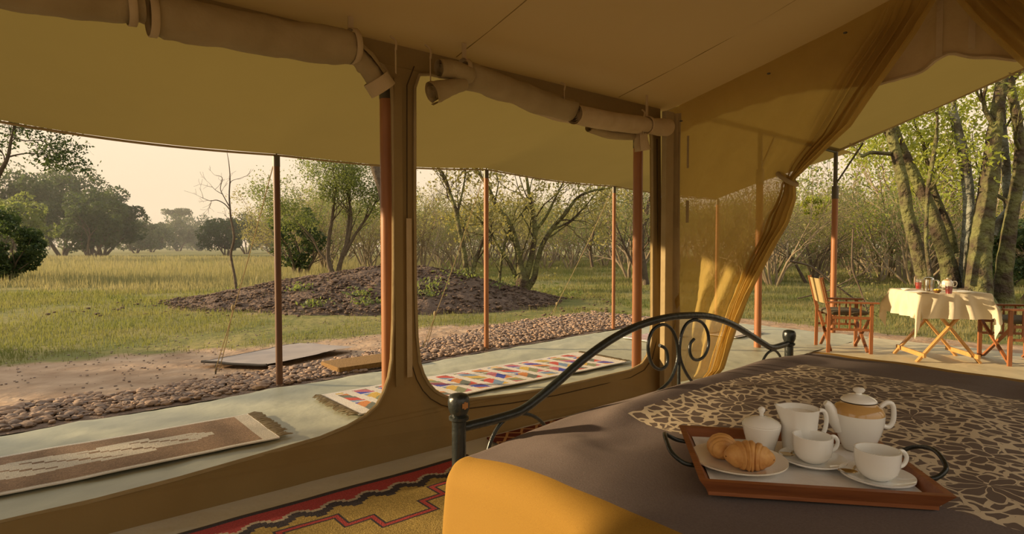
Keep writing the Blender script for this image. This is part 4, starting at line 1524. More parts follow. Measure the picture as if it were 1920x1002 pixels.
# corner post and its canvas sleeve
b = MB()
Pc = [(0, 0, 0.0), (0, 0, 2.36)]
cp = empty('corner_post', T(4.15, 2.93, 0), AU)
b = MB()
b.box((-0.085, -0.01, 1.16), (0.10, 0.045, 2.32))
b.build('canvas_sleeve', 'canvas_roll', cp, smooth=False)
R = np.zeros((40, 30, 3))
for i in range(40):
    z = 2.30*(1-i/39)+0.02
    for j in range(30):
        t = j/29
        R[i, j] = (-0.03+0.06*t, 0.07-0.13*t-0.012*math.sin(t*14+z*2)-0.014*fbm(t*5, z*3.0, 2.0), z)
link('gathered_edge', gridmesh('gathered_edge', R, 'canvas_roll'), cp)
tag(cp, 'canvas-wrapped corner post where side wall meets gauze front', 'post')

# ------------------------------------------------------------------ gauze curtains of the front
RT = [(0, 1.17, 2.93), (0.06, 1.20, 2.77), (0.12, 1.30, 2.60), (0.19, 1.42, 2.43), (0.33, 1.67, 2.085), (0.43, 1.95, 1.84), (0.475, 2.067, 1.735), (0.53, 2.05, 1.60), (0.60, 2.10, 1.42), (0.70, 2.26, 1.156), (0.82, 2.43, 0.81), (0.93, 2.56, 0.45), (0.98, 2.63, 0.22), (1.0, 2.70, 0.14)]
def curtain(mirror):
    nv, ns = 110, 190
    kf = FU/4.45
    P = np.zeros((nv, ns, 3))
    vv = [r[0] for r in RT]
    for i in range(nv):
        v = i/(nv-1)
        RN = kf*interp(v, vv, [r[1] for r in RT])
        Rz = 1.23+kf*(interp(v, vv, [r[2] for r in RT])-1.23)
        LN, Lz = 3.04, lerp(2.36, 0.05, v)
        tie = math.exp(-((v-0.475)/0.06)**2)
        for j in range(ns):
            m = j/(ns-1)                      # along the cloth
            # half of the cloth is gathered into the bundle along the free edge
            wb = 0.22-0.12*tie-0.06*max(0, 0.15-v)/0.15
            s = m/0.5*(1-wb) if m < 0.5 else (1-wb)+wb*(m-0.5)/0.5
            N = lerp(LN, RN, s)
            z = lerp(Lz, Rz, s)
            g = max(0, (m-0.42)/0.58)
            f = 0.040*(1-0.4*tie)*min(1, g*2.2)*math.sin(g*40+0.6*math.sin(v*9))
            f += (0.012+0.022*v)*math.sin(m*38+v*5+1.5*fbm(m*3, v*4, 1))*(1-g)
            f += 0.02*v*fbm(m*5, v*6, 3)+0.011*min(1, v*1.6)*fbm(m*16+v*5, v*13-m*6, 7)
            zz = z-0.03*math.sin(math.pi*s)*(1-v)*0.3
            N2 = N+(0.012*math.cos(g*46)*min(1, g*2) if g > 0 else 0)
            if mirror:
                N2 = 2*RIDGE_N-N2
            fd = f*min(1, v*12)
            P[i, j] = T(FU-fd, N2, max(0.03, zz))
    loc = T(FU, 2.3 if not mirror else -0.1, 0)
    root = empty('gauze_curtain', loc, 0)
    P -= np.array(loc)
    link('gauze_sheet', gridmesh('gauze_sheet', P, 'gauze'), root)
    # tie band
    N0 = (2.067+0.055)*kf
    if mirror:
        N0 = 2*RIDGE_N-N0
    b = MB()
    c = T(FU, N0, 1.23+0.505*kf)-loc
    pts = []
    for a in np.linspace(0, 2*math.pi, 25):
        pts.append(c+NN*(0.062*math.cos(a)*(1 if not mirror else -1))+Vector((0, 0, 0.045*math.cos(a)*1.0))+UU*(0.058*math.sin(a)))
    b.tube(pts, 0.016, 7, cap=False)
    b.build('tie_band', 'canvas_roll', root)
    for N, z in ((2.86, 2.25), (2.13, 2.47), (1.62, 2.62)):
        if mirror:
            N = 2*RIDGE_N-N
        b = MB()
        b.lathe([(0.004, -0.006), (0.011, -0.004), (0.013, 0), (0.011, 0.004), (0.004, 0.006)], 10, T(FU-0.04, N, z)-loc)
        b.build('eyelet', 'pole_metal', root)
    if not mirror:
        for N, z0, z1, w in ((2.87, 1.38, 2.16, 0.012), (2.79, 1.86, 2.12, 0.018), (2.79, 1.42, 1.60, 0.026)):
            b = MB()
            b.box(T(FU-0.045, N, (z0+z1)/2)-loc, (w, 0.004, z1-z0), Matrix.Rotation(AU-math.pi/2, 3, 'Z'))
            b.build('toggle_strip', 'canvas_roll', root)
    tag(root, 'mustard gauze curtain tied back beside the corner post' if not mirror else 'gauze curtain drawn to the right of the doorway peak', 'curtain', 'gauze door curtains')
curtain(False)
curtain(True)

def valance():
    ns, nv = 120, 14
    P = np.zeros((ns, nv, 3))
    for i in range(ns):
        N = lerp(3.0, -0.7, i/(ns-1))
        d = abs(N-RIDGE_N)
        top = roof_z(N)+0.10
        drop = interp(d, [0, 0.12, 0.3, 0.55, 0.9, 1.4, 1.85], [0.55, 0.57, 0.57, 0.48, 0.34, 0.27, 0.26])
        for j in range(nv):
            v = j/(nv-1)
            P[i, j] = T(FU+0.15+0.03*math.sin(N*26)*v+0.02*fbm(N*6, v*3, 8), N, top-drop*v)
    loc = T(FU+0.15, RIDGE_N, 0)
    root = empty('door_valance', loc, 0)
    P -= np.array(loc)
    link('valance_cloth', gridmesh('valance_cloth', P, 'valance'), root)
    b = MB()
    pts = [Vector(p) for p in P[:, -1]]
    b.tube(pts, 0.014, 6)
    b.build('rolled_hem', 'canvas_pale', root)
    for N in (RIDGE_N+0.05, RIDGE_N-0.11):
        b = MB()
        b.box(T(FU+0.1, N, 2.63)-loc, (0.033, 0.004, 0.5), Matrix.Rotation(AU-math.pi/2, 3, 'Z'))
        b.build('tie_strap', 'canvas_pale', root)
    tag(root, 'rolled-up canvas door flap under the roof peak, between the curtains', 'valance')
valance()

# ------------------------------------------------------------------ bed
BED_N0, BED_N1 = 1.275, -0.70         # foot and head
BED_U0, BED_U1 = 0.80, 2.93
BED_Z = 0.735
def side_profile(a, r=0.075):
    """a = distance in from the edge along the cloth (negative = hanging); gives (inset, drop)"""
    q = r*math.pi/2
    if a >= q:
        return r+(a-q), 0.0
    if a > 0:
        th = (q-a)/r
        return r-r*math.sin(th), r-r*math.cos(th)
    return -0.012*math.sin(min(1, -a*6)*math.pi/2), r-a
def bed_point(a, b):
    """a: cloth coordinate across from the near edge, b: along from the foot edge"""
    Wd = BED_U1-BED_U0
    q = 0.075*math.pi/2
    full = Wd-2*0.075+2*q
    if a <= full/2:
        i, dz = side_profile(a)
        U = BED_U0+i
    else:
        i, dz = side_profile(full-a)
        U = BED_U1-i
    j, dn = side_profile(b)
    N = BED_N0-j
    drop = math.hypot(dz, dn) if (dz < 0.2 and dn < 0.2) else max(dz, dn)
    if dz > 0 and dn > 0:
        # soft corner pulled in
        k = min(dz, dn, 0.09)
        U += (1 if a <= full/2 else -1)*k*0.55
        N -= k*0.55
    e = min(1, max(0, a)/0.3)*min(1, max(0, full-a)/0.3)*min(1, max(0, b)/0.3)
    w = 0.010*fbm(U*2.2, N*2.2, 0.7)+0.012*fbm(U*1.1+N*0.5, N*3.4, 5.1, 3)
    crown = 0.02*math.sin(math.pi*min(1, max(0, a/full)))
    # the long soft ridge lying behind the corner post
    ridge = 0.028*math.exp(-((N-1.08-(U-1.1)*0.06)/0.07)**2)*min(1, max(0, (2.75-U)/0.4))*min(1, max(0, (U-1.05)/0.3))
    dt = math.exp(-(max(0, abs(U-1.31)-0.22)**2+max(0, abs(N-0.60)-0.22)**2)/0.012)
    # creases running in from the foot corner and along the side
    cr1 = 0.010*math.sin((N*5.5+U*9)+2.5*fbm(U*2, N*2, 3))*math.exp(-((U-1.05)/0.22)**2)
    w = (w*1.35+cr1)*(1-dt)
    droop = 0.038*math.exp(-(max(0, U-0.86)/0.24)**2)*math.exp(-(max(0, 1.24-N)/0.16)**2)
    z = BED_Z+(w+crown)*e+ridge*(1-dt)-drop-droop
    return T(U, N, max(0.10, z))
FULL_A = BED_U1-BED_U0-2*0.075+0.075*math.pi
def build_bedspread():
    root = empty('bedspread', T((BED_U0+BED_U1)/2, 0.3, 0), AU)
    inv = root.matrix_basis.inverted() if False else Matrix.LocRotScale(root.location, root.rotation_euler.to_quaternion(), None).inverted()
    L = BED_N0-BED_N1-0.075+0.118
    qa = 0.118+(0.86-0.80-0.075)+0.0      # seam between mustard and brown, across
    a_must = 0.118-0.012
    a_must2 = FULL_A-0.165
    a_f0 = 0.118+(1.30-0.875)
    a_f1 = 0.118+(2.42-0.875)
    b_f0 = 0.118+(1.20-1.06)
    def piece(name, aa, bb, m):
        P = np.zeros((len(aa), len(bb), 3))
        for i, a in enumerate(aa):
            for j, b in enumerate(bb):
                P[i, j] = inv @ bed_point(a, b)
        return link(name, gridmesh(name, P, m), root)
    bbase = np.concatenate([np.linspace(-0.35, 0, 8)[:-1], np.linspace(0, 0.3, 26)[:-1], np.linspace(0.3, L, 70)])
    piece('mustard_border', np.concatenate([np.linspace(-0.55, 0, 16)[:-1], np.linspace(0, a_must, 12)]), bbase, 'spread_mustard')
    piece('mustard_border', np.concatenate([np.linspace(a_must2, FULL_A, 12), np.linspace(FULL_A, FULL_A+0.55, 16)[1:]]), bbase, 'spread_mustard')
    piece('brown_border', np.linspace(a_must, a_f0, 34), bbase, 'spread_brown')
    piece('brown_border', np.linspace(a_f1, a_must2, 34), bbase, 'spread_brown')
    am = np.linspace(a_f0, a_f1, 70)
    piece('brown_border', am, np.concatenate([np.linspace(-0.35, 0, 8)[:-1], np.linspace(0, b_f0, 20)]), 'spread_brown')
    piece('floral_panel', am, np.linspace(b_f0, L, 80), 'floral')
    tag(root, 'brown bedspread with floral centre panel and mustard hem on the iron bed', 'bedspread')
build_bedspread()

def build_bed():
    N0 = 1.317
    root = empty('iron_bed', T(1.86, N0, 0), AU)
    def loc(x, y, dN=0.0):
        q = uT(onN(x, y, N0))
        return Vector((q.x-1.86, dN, q.z))
    for U, big in ((0.904, True), (2.807, False)):
        x = U-1.86
        b = MB()
        b.tube([(x, 0, 0.0), (x, 0, 0.4), (x, 0, 0.76)], 0.0195, 16)
        p = b.build('post', 'iron', root)
        b = MB()
        b.lathe([(0.0195, 0.755), (0.027, 0.760), (0.027, 0.768), (0.021, 0.772), (0.024, 0.778), (0.0285, 0.79), (0.030, 0.805), (0.0285, 0.818), (0.024, 0.827), (0.012, 0.831), (0.0, 0.832)], 18, (x, 0, 0))
        kn = b.build('knob', 'iron', p)
        if big:
            b = MB()
            d = Vector((-0.59, -0.80, 0)).normalized()
            dd = Vector((0.10, -0.995, 0)).normalized()
            for dx, s in ((-0.006, 0.013), (0.0, 0.02), (0.006, 0.015)):
                c = Vector((x, 0, 0.803))+Vector((dx, 0, 0))+Vector((-0.77*0, -1, 0))*0.0298
                b.box(c, (0.006, 0.0012, s))
            b.build('chipped_paint', 'iron_chip', p)
    R = cr([loc(*p) for p in [(866, 803), (880, 799), (928, 787), (974, 772), (1010, 747), (1050, 713), (1093, 675), (1143, 639), (1190, 614), (1240, 598), (1287, 592), (1330, 594), (1370, 607), (1409, 630), (1431, 644), (1449, 652), (1480, 643)]], 6)
    MB().tube(R, 0.0135, 12).build('arched_rail', 'iron', root)
    def z6(p):
        return (820+p[0]/2.784, 560+p[1]/2.784)
    s1 = [(1160, 245), (1190, 262), (1202, 305), (1195, 350), (1160, 370), (1122, 345), (1102, 280), (1105, 215), (1130, 160), (1180, 136), (1222, 160), (1247, 215), (1256, 285), (1248, 345), (1222, 415), (1190, 455), (1150, 487), (1110, 520)]
    s2 = [(1340, 212), (1322, 235), (1317, 275), (1332, 312), (1362, 321), (1395, 298), (1415, 245), (1412, 180), (1388, 132), (1350, 113), (1308, 126), (1280, 170), (1267, 230), (1265, 295), (1280, 350), (1305, 400), (1335, 440), (1370, 480)]
    for s in (s1, s2):
        MB().tube(cr([loc(*z6(p)) for p in s], 6), 0.0062, 9).build('scroll', 'iron', root)
    MB().tube([loc(*z6(p)) for p in [(1262, 300), (1261, 370), (1260, 460)]], 0.0062, 9).build('spindle', 'iron', root)
    for s in ([(265, 790), (290, 720), (330, 655), (385, 615), (450, 602), (515, 622), (560, 665), (590, 720)], [(1690, 370), (1700, 325), (1725, 285), (1758, 271), (1785, 295), (1800, 340)]):
        MB().tube(cr([loc(*z6(p)) for p in s], 6), 0.0058, 9).build('small_arch', 'iron', root)
    MB().tube([(0.904-1.86, 0, 0.33), (2.807-1.86, 0, 0.33)], 0.014, 10).build('lower_rail', 'iron', root)
    for U in (0.904, 2.807):
        b = MB()
        b.box((U-1.86+(0.02 if U < 2 else -0.02), -0.98, 0.34), (0.02, 1.92, 0.06))
        b.build('side_rail', 'iron', root, smooth=False)
        MB().tube([(U-1.86, -1.98, 0), (U-1.86, -1.98, 1.1)], 0.0195, 12).build('head_post', 'iron', root)
    b = MB()
    b.box((0, -1.0, 0.47), (1.78, 1.86, 0.22))
    b.build('mattress', 'linen', root, smooth=False)
    tag(root, 'black iron bed with arched scrollwork footboard', 'bed')
build_bed()

# ------------------------------------------------------------------ breakfast tray
TZ = max(bed_point(a, b).z for a in np.linspace(0.34, 0.78, 12) for b in np.linspace(0.5, 0.95, 12))-0.002
TRC = (gp(1285, 900, TZ+0.034)+gp(1762, 930, TZ+0.034)+gp(1298, 801, TZ+0.034)+gp(1650, 814, TZ+0.034))/4
TROT = math.radians(-9.5)
def build_tray():
    root = empty('serving_tray', (TRC.x, TRC.y, TZ), TROT)
    w, d, hh = 0.440, 0.355, 0.034
    fl = 0.024
    b = MB()
    b.box((0, 0, 0.005), (w-2*fl+0.01, d-2*fl+0.01, 0.010))
    b.build('base', 'tray_wood', root, smooth=False)
    co_b = [(-w/2+fl, -d/2+fl), (w/2-fl, -d/2+fl), (w/2-fl, d/2-fl), (-w/2+fl, d/2-fl)]
    co_t = [(-w/2, -d/2), (w/2, -d/2), (w/2, d/2), (-w/2, d/2)]
    t = 0.013
    def ins(c, k):
        return (c[0]-math.copysign(k, c[0]), c[1]-math.copysign(k, c[1]))
    for i in range(4):
        j = (i+1) % 4
        V = [(*co_b[i], 0.0), (*co_b[j], 0.0), (*co_t[j], hh), (*co_t[i], hh),
             (*ins(co_b[i], t), 0.0), (*ins(co_b[j], t), 0.0), (*ins(co_t[j], t), hh), (*ins(co_t[i], t), hh)]
        MB().add(V, [(0, 1, 2, 3), (5, 4, 7, 6), (3, 2, 6, 7), (1, 0, 4, 5), (0, 3, 7, 4), (2, 1, 5, 6)]).build('rim', 'tray_wood', root, smooth=False)
    for s in (-1, 1):
        x = s*(w/2-0.008)
        pts = [(x, -0.075, 0.026), (x+s*0.025, -0.075, 0.030), (x+s*0.048, -0.062, 0.045), (x+s*0.056, -0.02, 0.058), (x+s*0.056, 0.02, 0.058), (x+s*0.048, 0.062, 0.045), (x+s*0.025, 0.075, 0.030), (x, 0.075, 0.026)]
        MB().tube(cr(pts, 5), 0.0048, 9).build('handle', 'iron', root)
    tag(root, 'wooden breakfast tray with black iron handles on the bedspread', 'tray')
    P = np.zeros((24, 20, 3))
    for i in range(24):
        for j in range(20):
            x, y = lerp(-w/2+fl+0.004, w/2-fl-0.004, i/23), lerp(-d/2+fl+0.004, d/2-fl-0.004, j/19)
            e = max(abs(x)/(w/2-fl), abs(y)/(d/2-fl))
            P[i, j] = (x, y, 0.0115+max(0, 0.0012*fbm(x*30, y*30))+0.012*max(0, e-0.93)/0.07*0.5)
    o = link('tray_liner', gridmesh('tray_liner', P, 'linen'), None, (TRC.x, TRC.y, TZ), TROT)
    tag(o, 'white linen liner lying in the wooden tray', 'napkin')
build_tray()
TB = TZ+0.0135
def on_tray(x, y):
    return gp(x, y, TB)

def shell(prof_out, th=0.0025):
    inn = [(max(0.0, r-th), z+(th if i == 0 else 0)) for i, (r, z) in enumerate(prof_out)]
    inn[0] = (0.0, prof_out[0][1]+th*1.4)
    return [(0.0, prof_out[0][1])]+prof_out+[(inn[-1][0], prof_out[-1][1])]+list(reversed(inn[:-1]))

def plate(name, p, r, label, m='porcelain_warm', lift=0.018, cat='plate', group=None, rz=0):
    pr = [(r*0.55, 0), (r*0.58, 0.002), (r*0.8, lift*0.45), (r, lift), (r*1.0, lift+0.003), (r*0.78, lift*0.45+0.004), (r*0.5, 0.005), (0, 0.005)]
    o = MB().lathe([(0, 0)]+pr, 48).build(name, m, None, p, rz)
    return tag(o, label, cat, group)
pp = on_tray(1384, 872)
plate('dessert_plate', pp, 0.098, 'cream plate holding two croissants on the tray', lift=0.014)

def croissant(p, rz, L, R, label, seed, tilt=0.0):
    n, k = 70, 22
    P = np.zeros((n, k, 3))
    for i in range(n):
        t = i/(n-1)
        s = (t-0.5)*2
        ang = s*0.75
        c = Vector((L*math.sin(ang)/0.68, -L*0.9*(1-math.cos(ang)), 0))
        ph = (t*8) % 1.0
        edge = abs(s)**1.1
        body = (1-abs(s)**1.7)**0.75
        st = 1+0.17*(math.sin(math.pi*ph)**0.5)*(1-abs(s)**4)
        rad = R*(0.16+0.84*body)*st*(1+0.05*fbm(t*9, seed, 2))
        if i in (0, n-1):
            rad *= 0.3
        d = Vector((math.cos(ang), -math.sin(ang), 0))
        sd = Vector((-d.y, d.x, 0))
        for j in range(k):
            a = 2*math.pi*j/k
            rr = rad*(1+0.04*fbm(t*14+seed, a, 5))
            q = c+sd*(math.cos(a)*rr*1.05)+Vector((0, 0, 1))*(math.sin(a)*rr*0.92)
            q.z = max(q.z+R*0.80, 0.0)
            P[i, j] = q
    o = link('croissant', gridmesh('croissant', np.transpose(P, (1, 0, 2)), 'crust', closeu=True), None, p, rz)
    o.rotation_euler = (tilt, 0, rz)
    tag(o, label, 'croissant', 'croissants on the cream plate')
croissant(on_tray(1404, 884)+Vector((0, 0, 0.007)), math.radians(-14), 0.046, 0.030, 'larger golden croissant in front on the cream plate', 1)
croissant(on_tray(1354, 862)+Vector((0, 0, 0.008)), math.radians(66), 0.042, 0.026, 'smaller croissant behind the larger one on the cream plate', 7)

def cup_set(px, py, r, hh, label_c, label_s, label_sp, hang, spang):
    p = on_tray(px, py)
    s = plate('saucer', p, 0.066, label_s, 'porcelain', 0.012, 'saucer', 'saucers on the tray')
    q = p+Vector((0, 0, 0.0055))
    root = empty('tea_cup', q, hang)
    prof = [(0.020, 0.0), (0.022, 0.002), (0.030, 0.007), (0.0362, 0.016), (r*0.965, hh*0.5), (r*0.99, hh*0.7), (r, hh*0.88), (r+0.0004, hh)]
    MB().lathe(shell(prof, 0.003), 40).build('body', 'porcelain', root)
    pts = [(r-0.002, 0, hh*0.86), (r+0.012, 0, hh*0.9), (r+0.021, 0, hh*0.68), (r+0.014, 0, hh*0.42), (r-0.006, 0, hh*0.33)]
    MB().tube(cr(pts, 6), [0.0042]*25, 9).build('handle', 'porcelain', root)
    tag(root, label_c, 'cup', 'white cups on the tray')
    # spoon
    d = Vector((math.cos(spang), math.sin(spang), 0))
    sp = p+d*0.052+Vector((0, 0, 0.013))
    sr = empty('teaspoon', sp, spang)
    P = np.zeros((14, 16, 3))
    for i in range(14):
        t = i/13
        for j in range(16):
            a = 2*math.pi*j/16
            P[i, j] = (0.019*t*math.cos(a), 0.0125*t*math.sin(a), -0.004*(1-t*t)+0.002)
    link('spoon_bowl', gridmesh('spoon_bowl', np.transpose(P, (1, 0, 2)), 'steel_warm', closeu=True), sr)
    MB().tube(cr([(-0.012, -0.009, 0.002), (-0.024, -0.030, 0.004), (-0.050, -0.048, 0.004), (-0.088, -0.050, 0.004)], 5), 0.0022, 7).build('spoon_handle', 'steel_warm', sr)
    tag(sr, label_sp, 'spoon', 'teaspoons on the saucers')
cup_set(1523, 870, 0.0395, 0.056, 'white cup in the middle of the tray', 'saucer under the cup in the middle of the tray', 'teaspoon on the middle saucer', math.radians(10), math.radians(160))
cup_set(1644, 902, 0.0410, 0.058, 'white cup nearest the front right tray corner', 'saucer under the cup at the front right tray corner', 'teaspoon on the front right saucer', math.radians(5), math.radians(165))

def sugar_bowl():
    p = on_tray(1427, 846)
    root = empty('sugar_bowl', p, 0)
    MB().lathe([(0, 0), (0.026, 0), (0.027, 0.003), (0.034, 0.028), (0.041, 0.055), (0.0415, 0.060), (0.039, 0.062)], 36).build('body', 'porcelain', root)
    l = MB().lathe([(0.040, 0.060), (0.0415, 0.063), (0.036, 0.070), (0.022, 0.077), (0.006, 0.081)], 36).build('lid', 'porcelain', root)
    MB().lathe([(0.005, 0.080), (0.004, 0.086), (0.0075, 0.092), (0.008, 0.097), (0.004, 0.101), (0, 0.102)], 16).build('knob', 'porcelain', l)
    tag(root, 'white lidded sugar bowl at the back left of the tray', 'sugar bowl')
sugar_bowl()
def jug():
    p = on_tray(1497, 848)
    root = empty('milk_jug', p, math.radians(0))
    n = 40
    prof = [(0.0, 0.0), (0.031, 0.0), (0.033, 0.004), (0.036, 0.03), (0.039, 0.07), (0.0415, 0.098), (0.042, 0.102), (0.0395, 0.101), (0.036, 0.07), (0.030, 0.03), (0.0, 0.02)]
    b = MB().lathe(prof, n)
    vs = []
    for (x, y, z) in b.v:
        a = math.atan2(y, x)
        k = max(0, math.cos(a-math.pi))**6*max(0, (z-0.07)/0.03)
        vs.append((x*(1+0.32*k), y, z+0.007*k))
    b.v = vs
    b.build('body', 'porcelain', root)
    MB().tube(cr([(0.039, 0, 0.094), (0.055, 0, 0.094), (0.062, 0, 0.075), (0.056, 0, 0.045), (0.037, 0, 0.035)], 6), 0.005, 9).build('handle', 'porcelain', root)
    MB().lathe([(0, 0.090), (0.0385, 0.090)], 32).build('milk', 'porcelain_warm', root)
    tag(root, 'white open milk jug between sugar bowl and tall pot', 'jug')
jug()
def coffee_pot():
    p = on_tray(1608, 842)
    root = empty('coffee_pot', p, math.radians(-4))
    prof = [(0, 0), (0.029, 0.0), (0.031, 0.002), (0.038, 0.018), (0.047, 0.042), (0.0525, 0.066), (0.0535, 0.084)]
    MB().lathe(prof, 44).build('body', 'porcelain', root)
    MB().lathe([(0.0535, 0.084), (0.0525, 0.090), (0.047, 0.099), (0.039, 0.104), (0.036, 0.108), (0.0355, 0.111)], 44).build('shoulder', 'glaze_tan', root)
    l = MB().lathe([(0.0375, 0.111), (0.0365, 0.115), (0.031, 0.120), (0.019, 0.125), (0.007, 0.127)], 40).build('lid', 'porcelain', root)
    MB().lathe([(0.0370, 0.1095), (0.0385, 0.111), (0.0370, 0.1122)], 40).build('rim_line', 'line_dark', l)
    MB().lathe([(0.007, 0.126), (0.006, 0.130), (0.0115, 0.133), (0.0130, 0.137), (0.010, 0.141), (0, 0.143)], 20).build('knob', 'porcelain', l)
    MB().tube(cr([(-0.036, 0, 0.050), (-0.052, 0, 0.070), (-0.059, 0, 0.085), (-0.066, 0, 0.099), (-0.074, 0, 0.106)], 5), list(np.linspace(0.020, 0.0065, 21)), 14).build('spout', 'porcelain', root)
    MB().tube(cr([(0.047, 0, 0.098), (0.062, 0, 0.108), (0.074, 0, 0.104), (0.078, 0, 0.086), (0.076, 0, 0.064), (0.066, 0, 0.052), (0.050, 0, 0.056)], 6), 0.0056, 10).build('handle', 'porcelain', root)
    tag(root, 'tall white coffee pot with tan shoulder band at the tray back', 'coffee pot')
coffee_pot()

# ------------------------------------------------------------------ rugs
def fringe(n, w, ln, seed, root, x0, sgn, m='fringe'):
    rng = random.Random(seed)
    b = MB()
    for i in range(n):
        y = lerp(-w/2, w/2, (i+0.5)/n)+rng.uniform(-0.004, 0.004)
        l = ln*rng.uniform(0.75, 1.15)
        b.tube([(x0, y, 0.010), (x0+sgn*l*0.5, y+rng.uniform(-0.015, 0.015), 0.014), (x0+sgn*l, y+rng.uniform(-0.03, 0.03), 0.006)], [0.005, 0.006, 0.003], 5)
    o = b.build('fringe', m, root)
    tag(o, kind='stuff')

def woven(name, Uc, Nc, L, Wd, col, label, nx, ny, rz=0.0, th=0.009, fr=(True, True), frm='fringe', z0=0.03, wav=0.004):
    root = empty(name, T(Uc, Nc, z0), AU+rz)
    P = np.zeros((nx+1, ny+1, 3))
    for i in range(nx+1):
        for j in range(ny+1):
            x, y = lerp(-L/2, L/2, i/nx), lerp(-Wd/2, Wd/2, j/ny)
            P[i, j] = (x, y+0.006*fbm(x*1.5, 2, Uc), th+wav*fbm(x*2.2, y*3, Nc))
    cl = np.zeros((nx*ny, 3))
    for i in range(nx):
        for j in range(ny):
            cl[i*ny+j] = col(lerp(-L/2, L/2, (i+0.5)/nx), lerp(-Wd/2, Wd/2, (j+0.5)/ny), L, Wd)
    o = link('woven_field', gridmesh('woven_field', P, 'rug_weave', True, ('weave', 'FACE', cl)), root)
    # bound edges give it thickness
    b = MB()
    for j in (0, ny):
        b.tube([Vector(P[i, j])-Vector((0, 0, th*0.5)) for i in range(0, nx+1, 4)], th*0.62, 6)
    for i in (0, nx):
        b.tube([Vector(P[i, j])-Vector((0, 0, th*0.5)) for j in range(0, ny+1, 4)], th*0.62, 6)
    b.build('bound_edge', 'linen' if frm == 'fringe' else frm, root)
    if fr[0]:
        fringe(46, Wd*0.98, 0.085, 3, root, -L/2, -1)
    if fr[1]:
        fringe(46, Wd*0.98, 0.085, 5, root, L/2, 1)
    return root

CREAM = (0.58, 0.53, 0.43)
def col_brown(x, y, L, Wd):
    r = random.random()
    xe = L/2-x
    if xe < 0.10 or x < -L/2+0.1 or abs(y) > Wd/2-0.02:
        return CREAM
    br = lerp(0.8, 1.15, 0.5+0.5*math.sin(x*17+math.sin(x*5)*2))
    g = random.uniform(0.85, 1.15)
    base = (0.27*br*g, 0.178*br*g, 0.110*br*g)
    # stepped cream lozenge down the middle
    d = xe-0.30
    yo = y-0.02
    hw = 0.0
    if d > 0:
        hw = min(0.095, 0.03+0.022*math.floor(d/0.035)) if d < 0.5 else 0.10+0.05*(math.floor((abs(((d-0.9) % 1.0)-0.5))/0.08)*0.16)
        if 0.33 < d < 0.6:
            hw = 0.14
    if abs(yo) < hw:
        k = (math.floor(x/0.05)+math.floor(yo/0.025)) % 5
        if abs(yo) < hw-0.035 and k == 0:
            return base
        return CREAM
    return base
random.seed(4)
tag(woven('runner_rug', -0.13, 4.06, 2.68, 0.66, col_brown, None, 200, 60, math.radians(0.5), fr=(False, True)), 'brown runner rug with a cream stepped lozenge, nearest on the veranda', 'rug')

PAL = [(0.55, 0.09, 0.07), (0.06, 0.08, 0.42), (0.62, 0.42, 0.10), (0.16, 0.18, 0.15), (0.50, 0.16, 0.20), (0.20, 0.30, 0.45), (0.60, 0.24, 0.08), (0.25, 0.27, 0.16)]
def col_multi(x, y, L, Wd):
    wht = (0.70, 0.66, 0.60)
    if abs(y) > Wd/2-0.04 or abs(x) > L/2-0.10:
        return wht
    sp = 0.20
    xs = x+L/2+0.10*y
    row = math.floor(xs/sp)
    t = (xs/sp) % 1.0
    if t < 0.40:
        return wht
    seg = (y+Wd/2)/0.30+0.37*(row % 2)
    k = math.floor(seg)
    f = seg % 1.0
    tt = (t-0.40)/0.60
    if f < 0.07:
        return wht
    # each strip is pieced from slanting triangles
    n = math.floor(f*2.6+(tt if (k+row) % 2 else 1-tt)*0.9)
    return PAL[(n*3+k*5+row*7) % len(PAL)]
tag(woven('striped_rug', 3.30, 4.26, 2.96, 0.70, col_multi, None, 230, 64, math.radians(0.4), fr=(True, True)), 'white flatweave rug with rows of coloured triangles, between the openings', 'rug')
tag(woven('small_mat', 6.42, 4.80, 0.75, 0.42, lambda x, y, L, Wd: (0.62, 0.58, 0.55) if (x*9) % 1 < 0.55 else (0.42, 0.22, 0.26), None, 40, 24, fr=(False, False)), 'small pale striped mat beyond the stout corner pole', 'rug')
tag(woven('small_mat', 7.55, 4.28, 0.75, 0.42, lambda x, y, L, Wd: (0.62, 0.58, 0.50) if abs(y) < Wd/2-0.06 else (0.10, 0.08, 0.07), None, 40, 24, fr=(False, False)), 'small dark-edged mat behind the curtain hem', 'rug')

def col_kilim(x, y, L, Wd):
    dark = (0.055, 0.045, 0.05)
    red = (0.42, 0.06, 0.055)
    crm = (0.50, 0.42, 0.30)
    g = 0.85+0.3*random.random()
    yel = (0.42*g, 0.30*g, 0.085*g)
    d = Wd/2-y              # distance from the window side edge
    if d < 0.035:
        return dark
    # stepped zigzag bands
    ph = (x/0.17) % 1.0
    zz = abs(ph-0.5)*2
    st = math.floor(zz*4)/4*0.055
    if d < 0.095+st:
        return red
    if d < 0.108+st+0.012:
        return crm
    if d < 0.175+st:
        return dark
    # thin stepped lines across the yellow field
    for off, w in ((0.36, 0.2), (0.62, 0.2), (1.15, 0.2)):
        def fs(xx):
            tri = abs(((xx/0.74+0.15) % 1.0)-0.5)*2
            return off-0.10+math.floor(tri*2.999)/2*0.22
        lo1, hi1 = min(fs(x-0.011), fs(x+0.011)), max(fs(x-0.011), fs(x+0.011))
        if lo1-0.011 < d < hi1+0.011:
            return red
        lo2, hi2 = min(fs(x-0.022), fs(x+0.022)), max(fs(x-0.022), fs(x+0.022))
        if lo2-0.022 < d < hi2+0.022:
            return dark
    if 0.98 < d < 1.06:
        return dark if ((x/0.1) % 1) < 0.8 else crm
    return yel
random.seed(8)
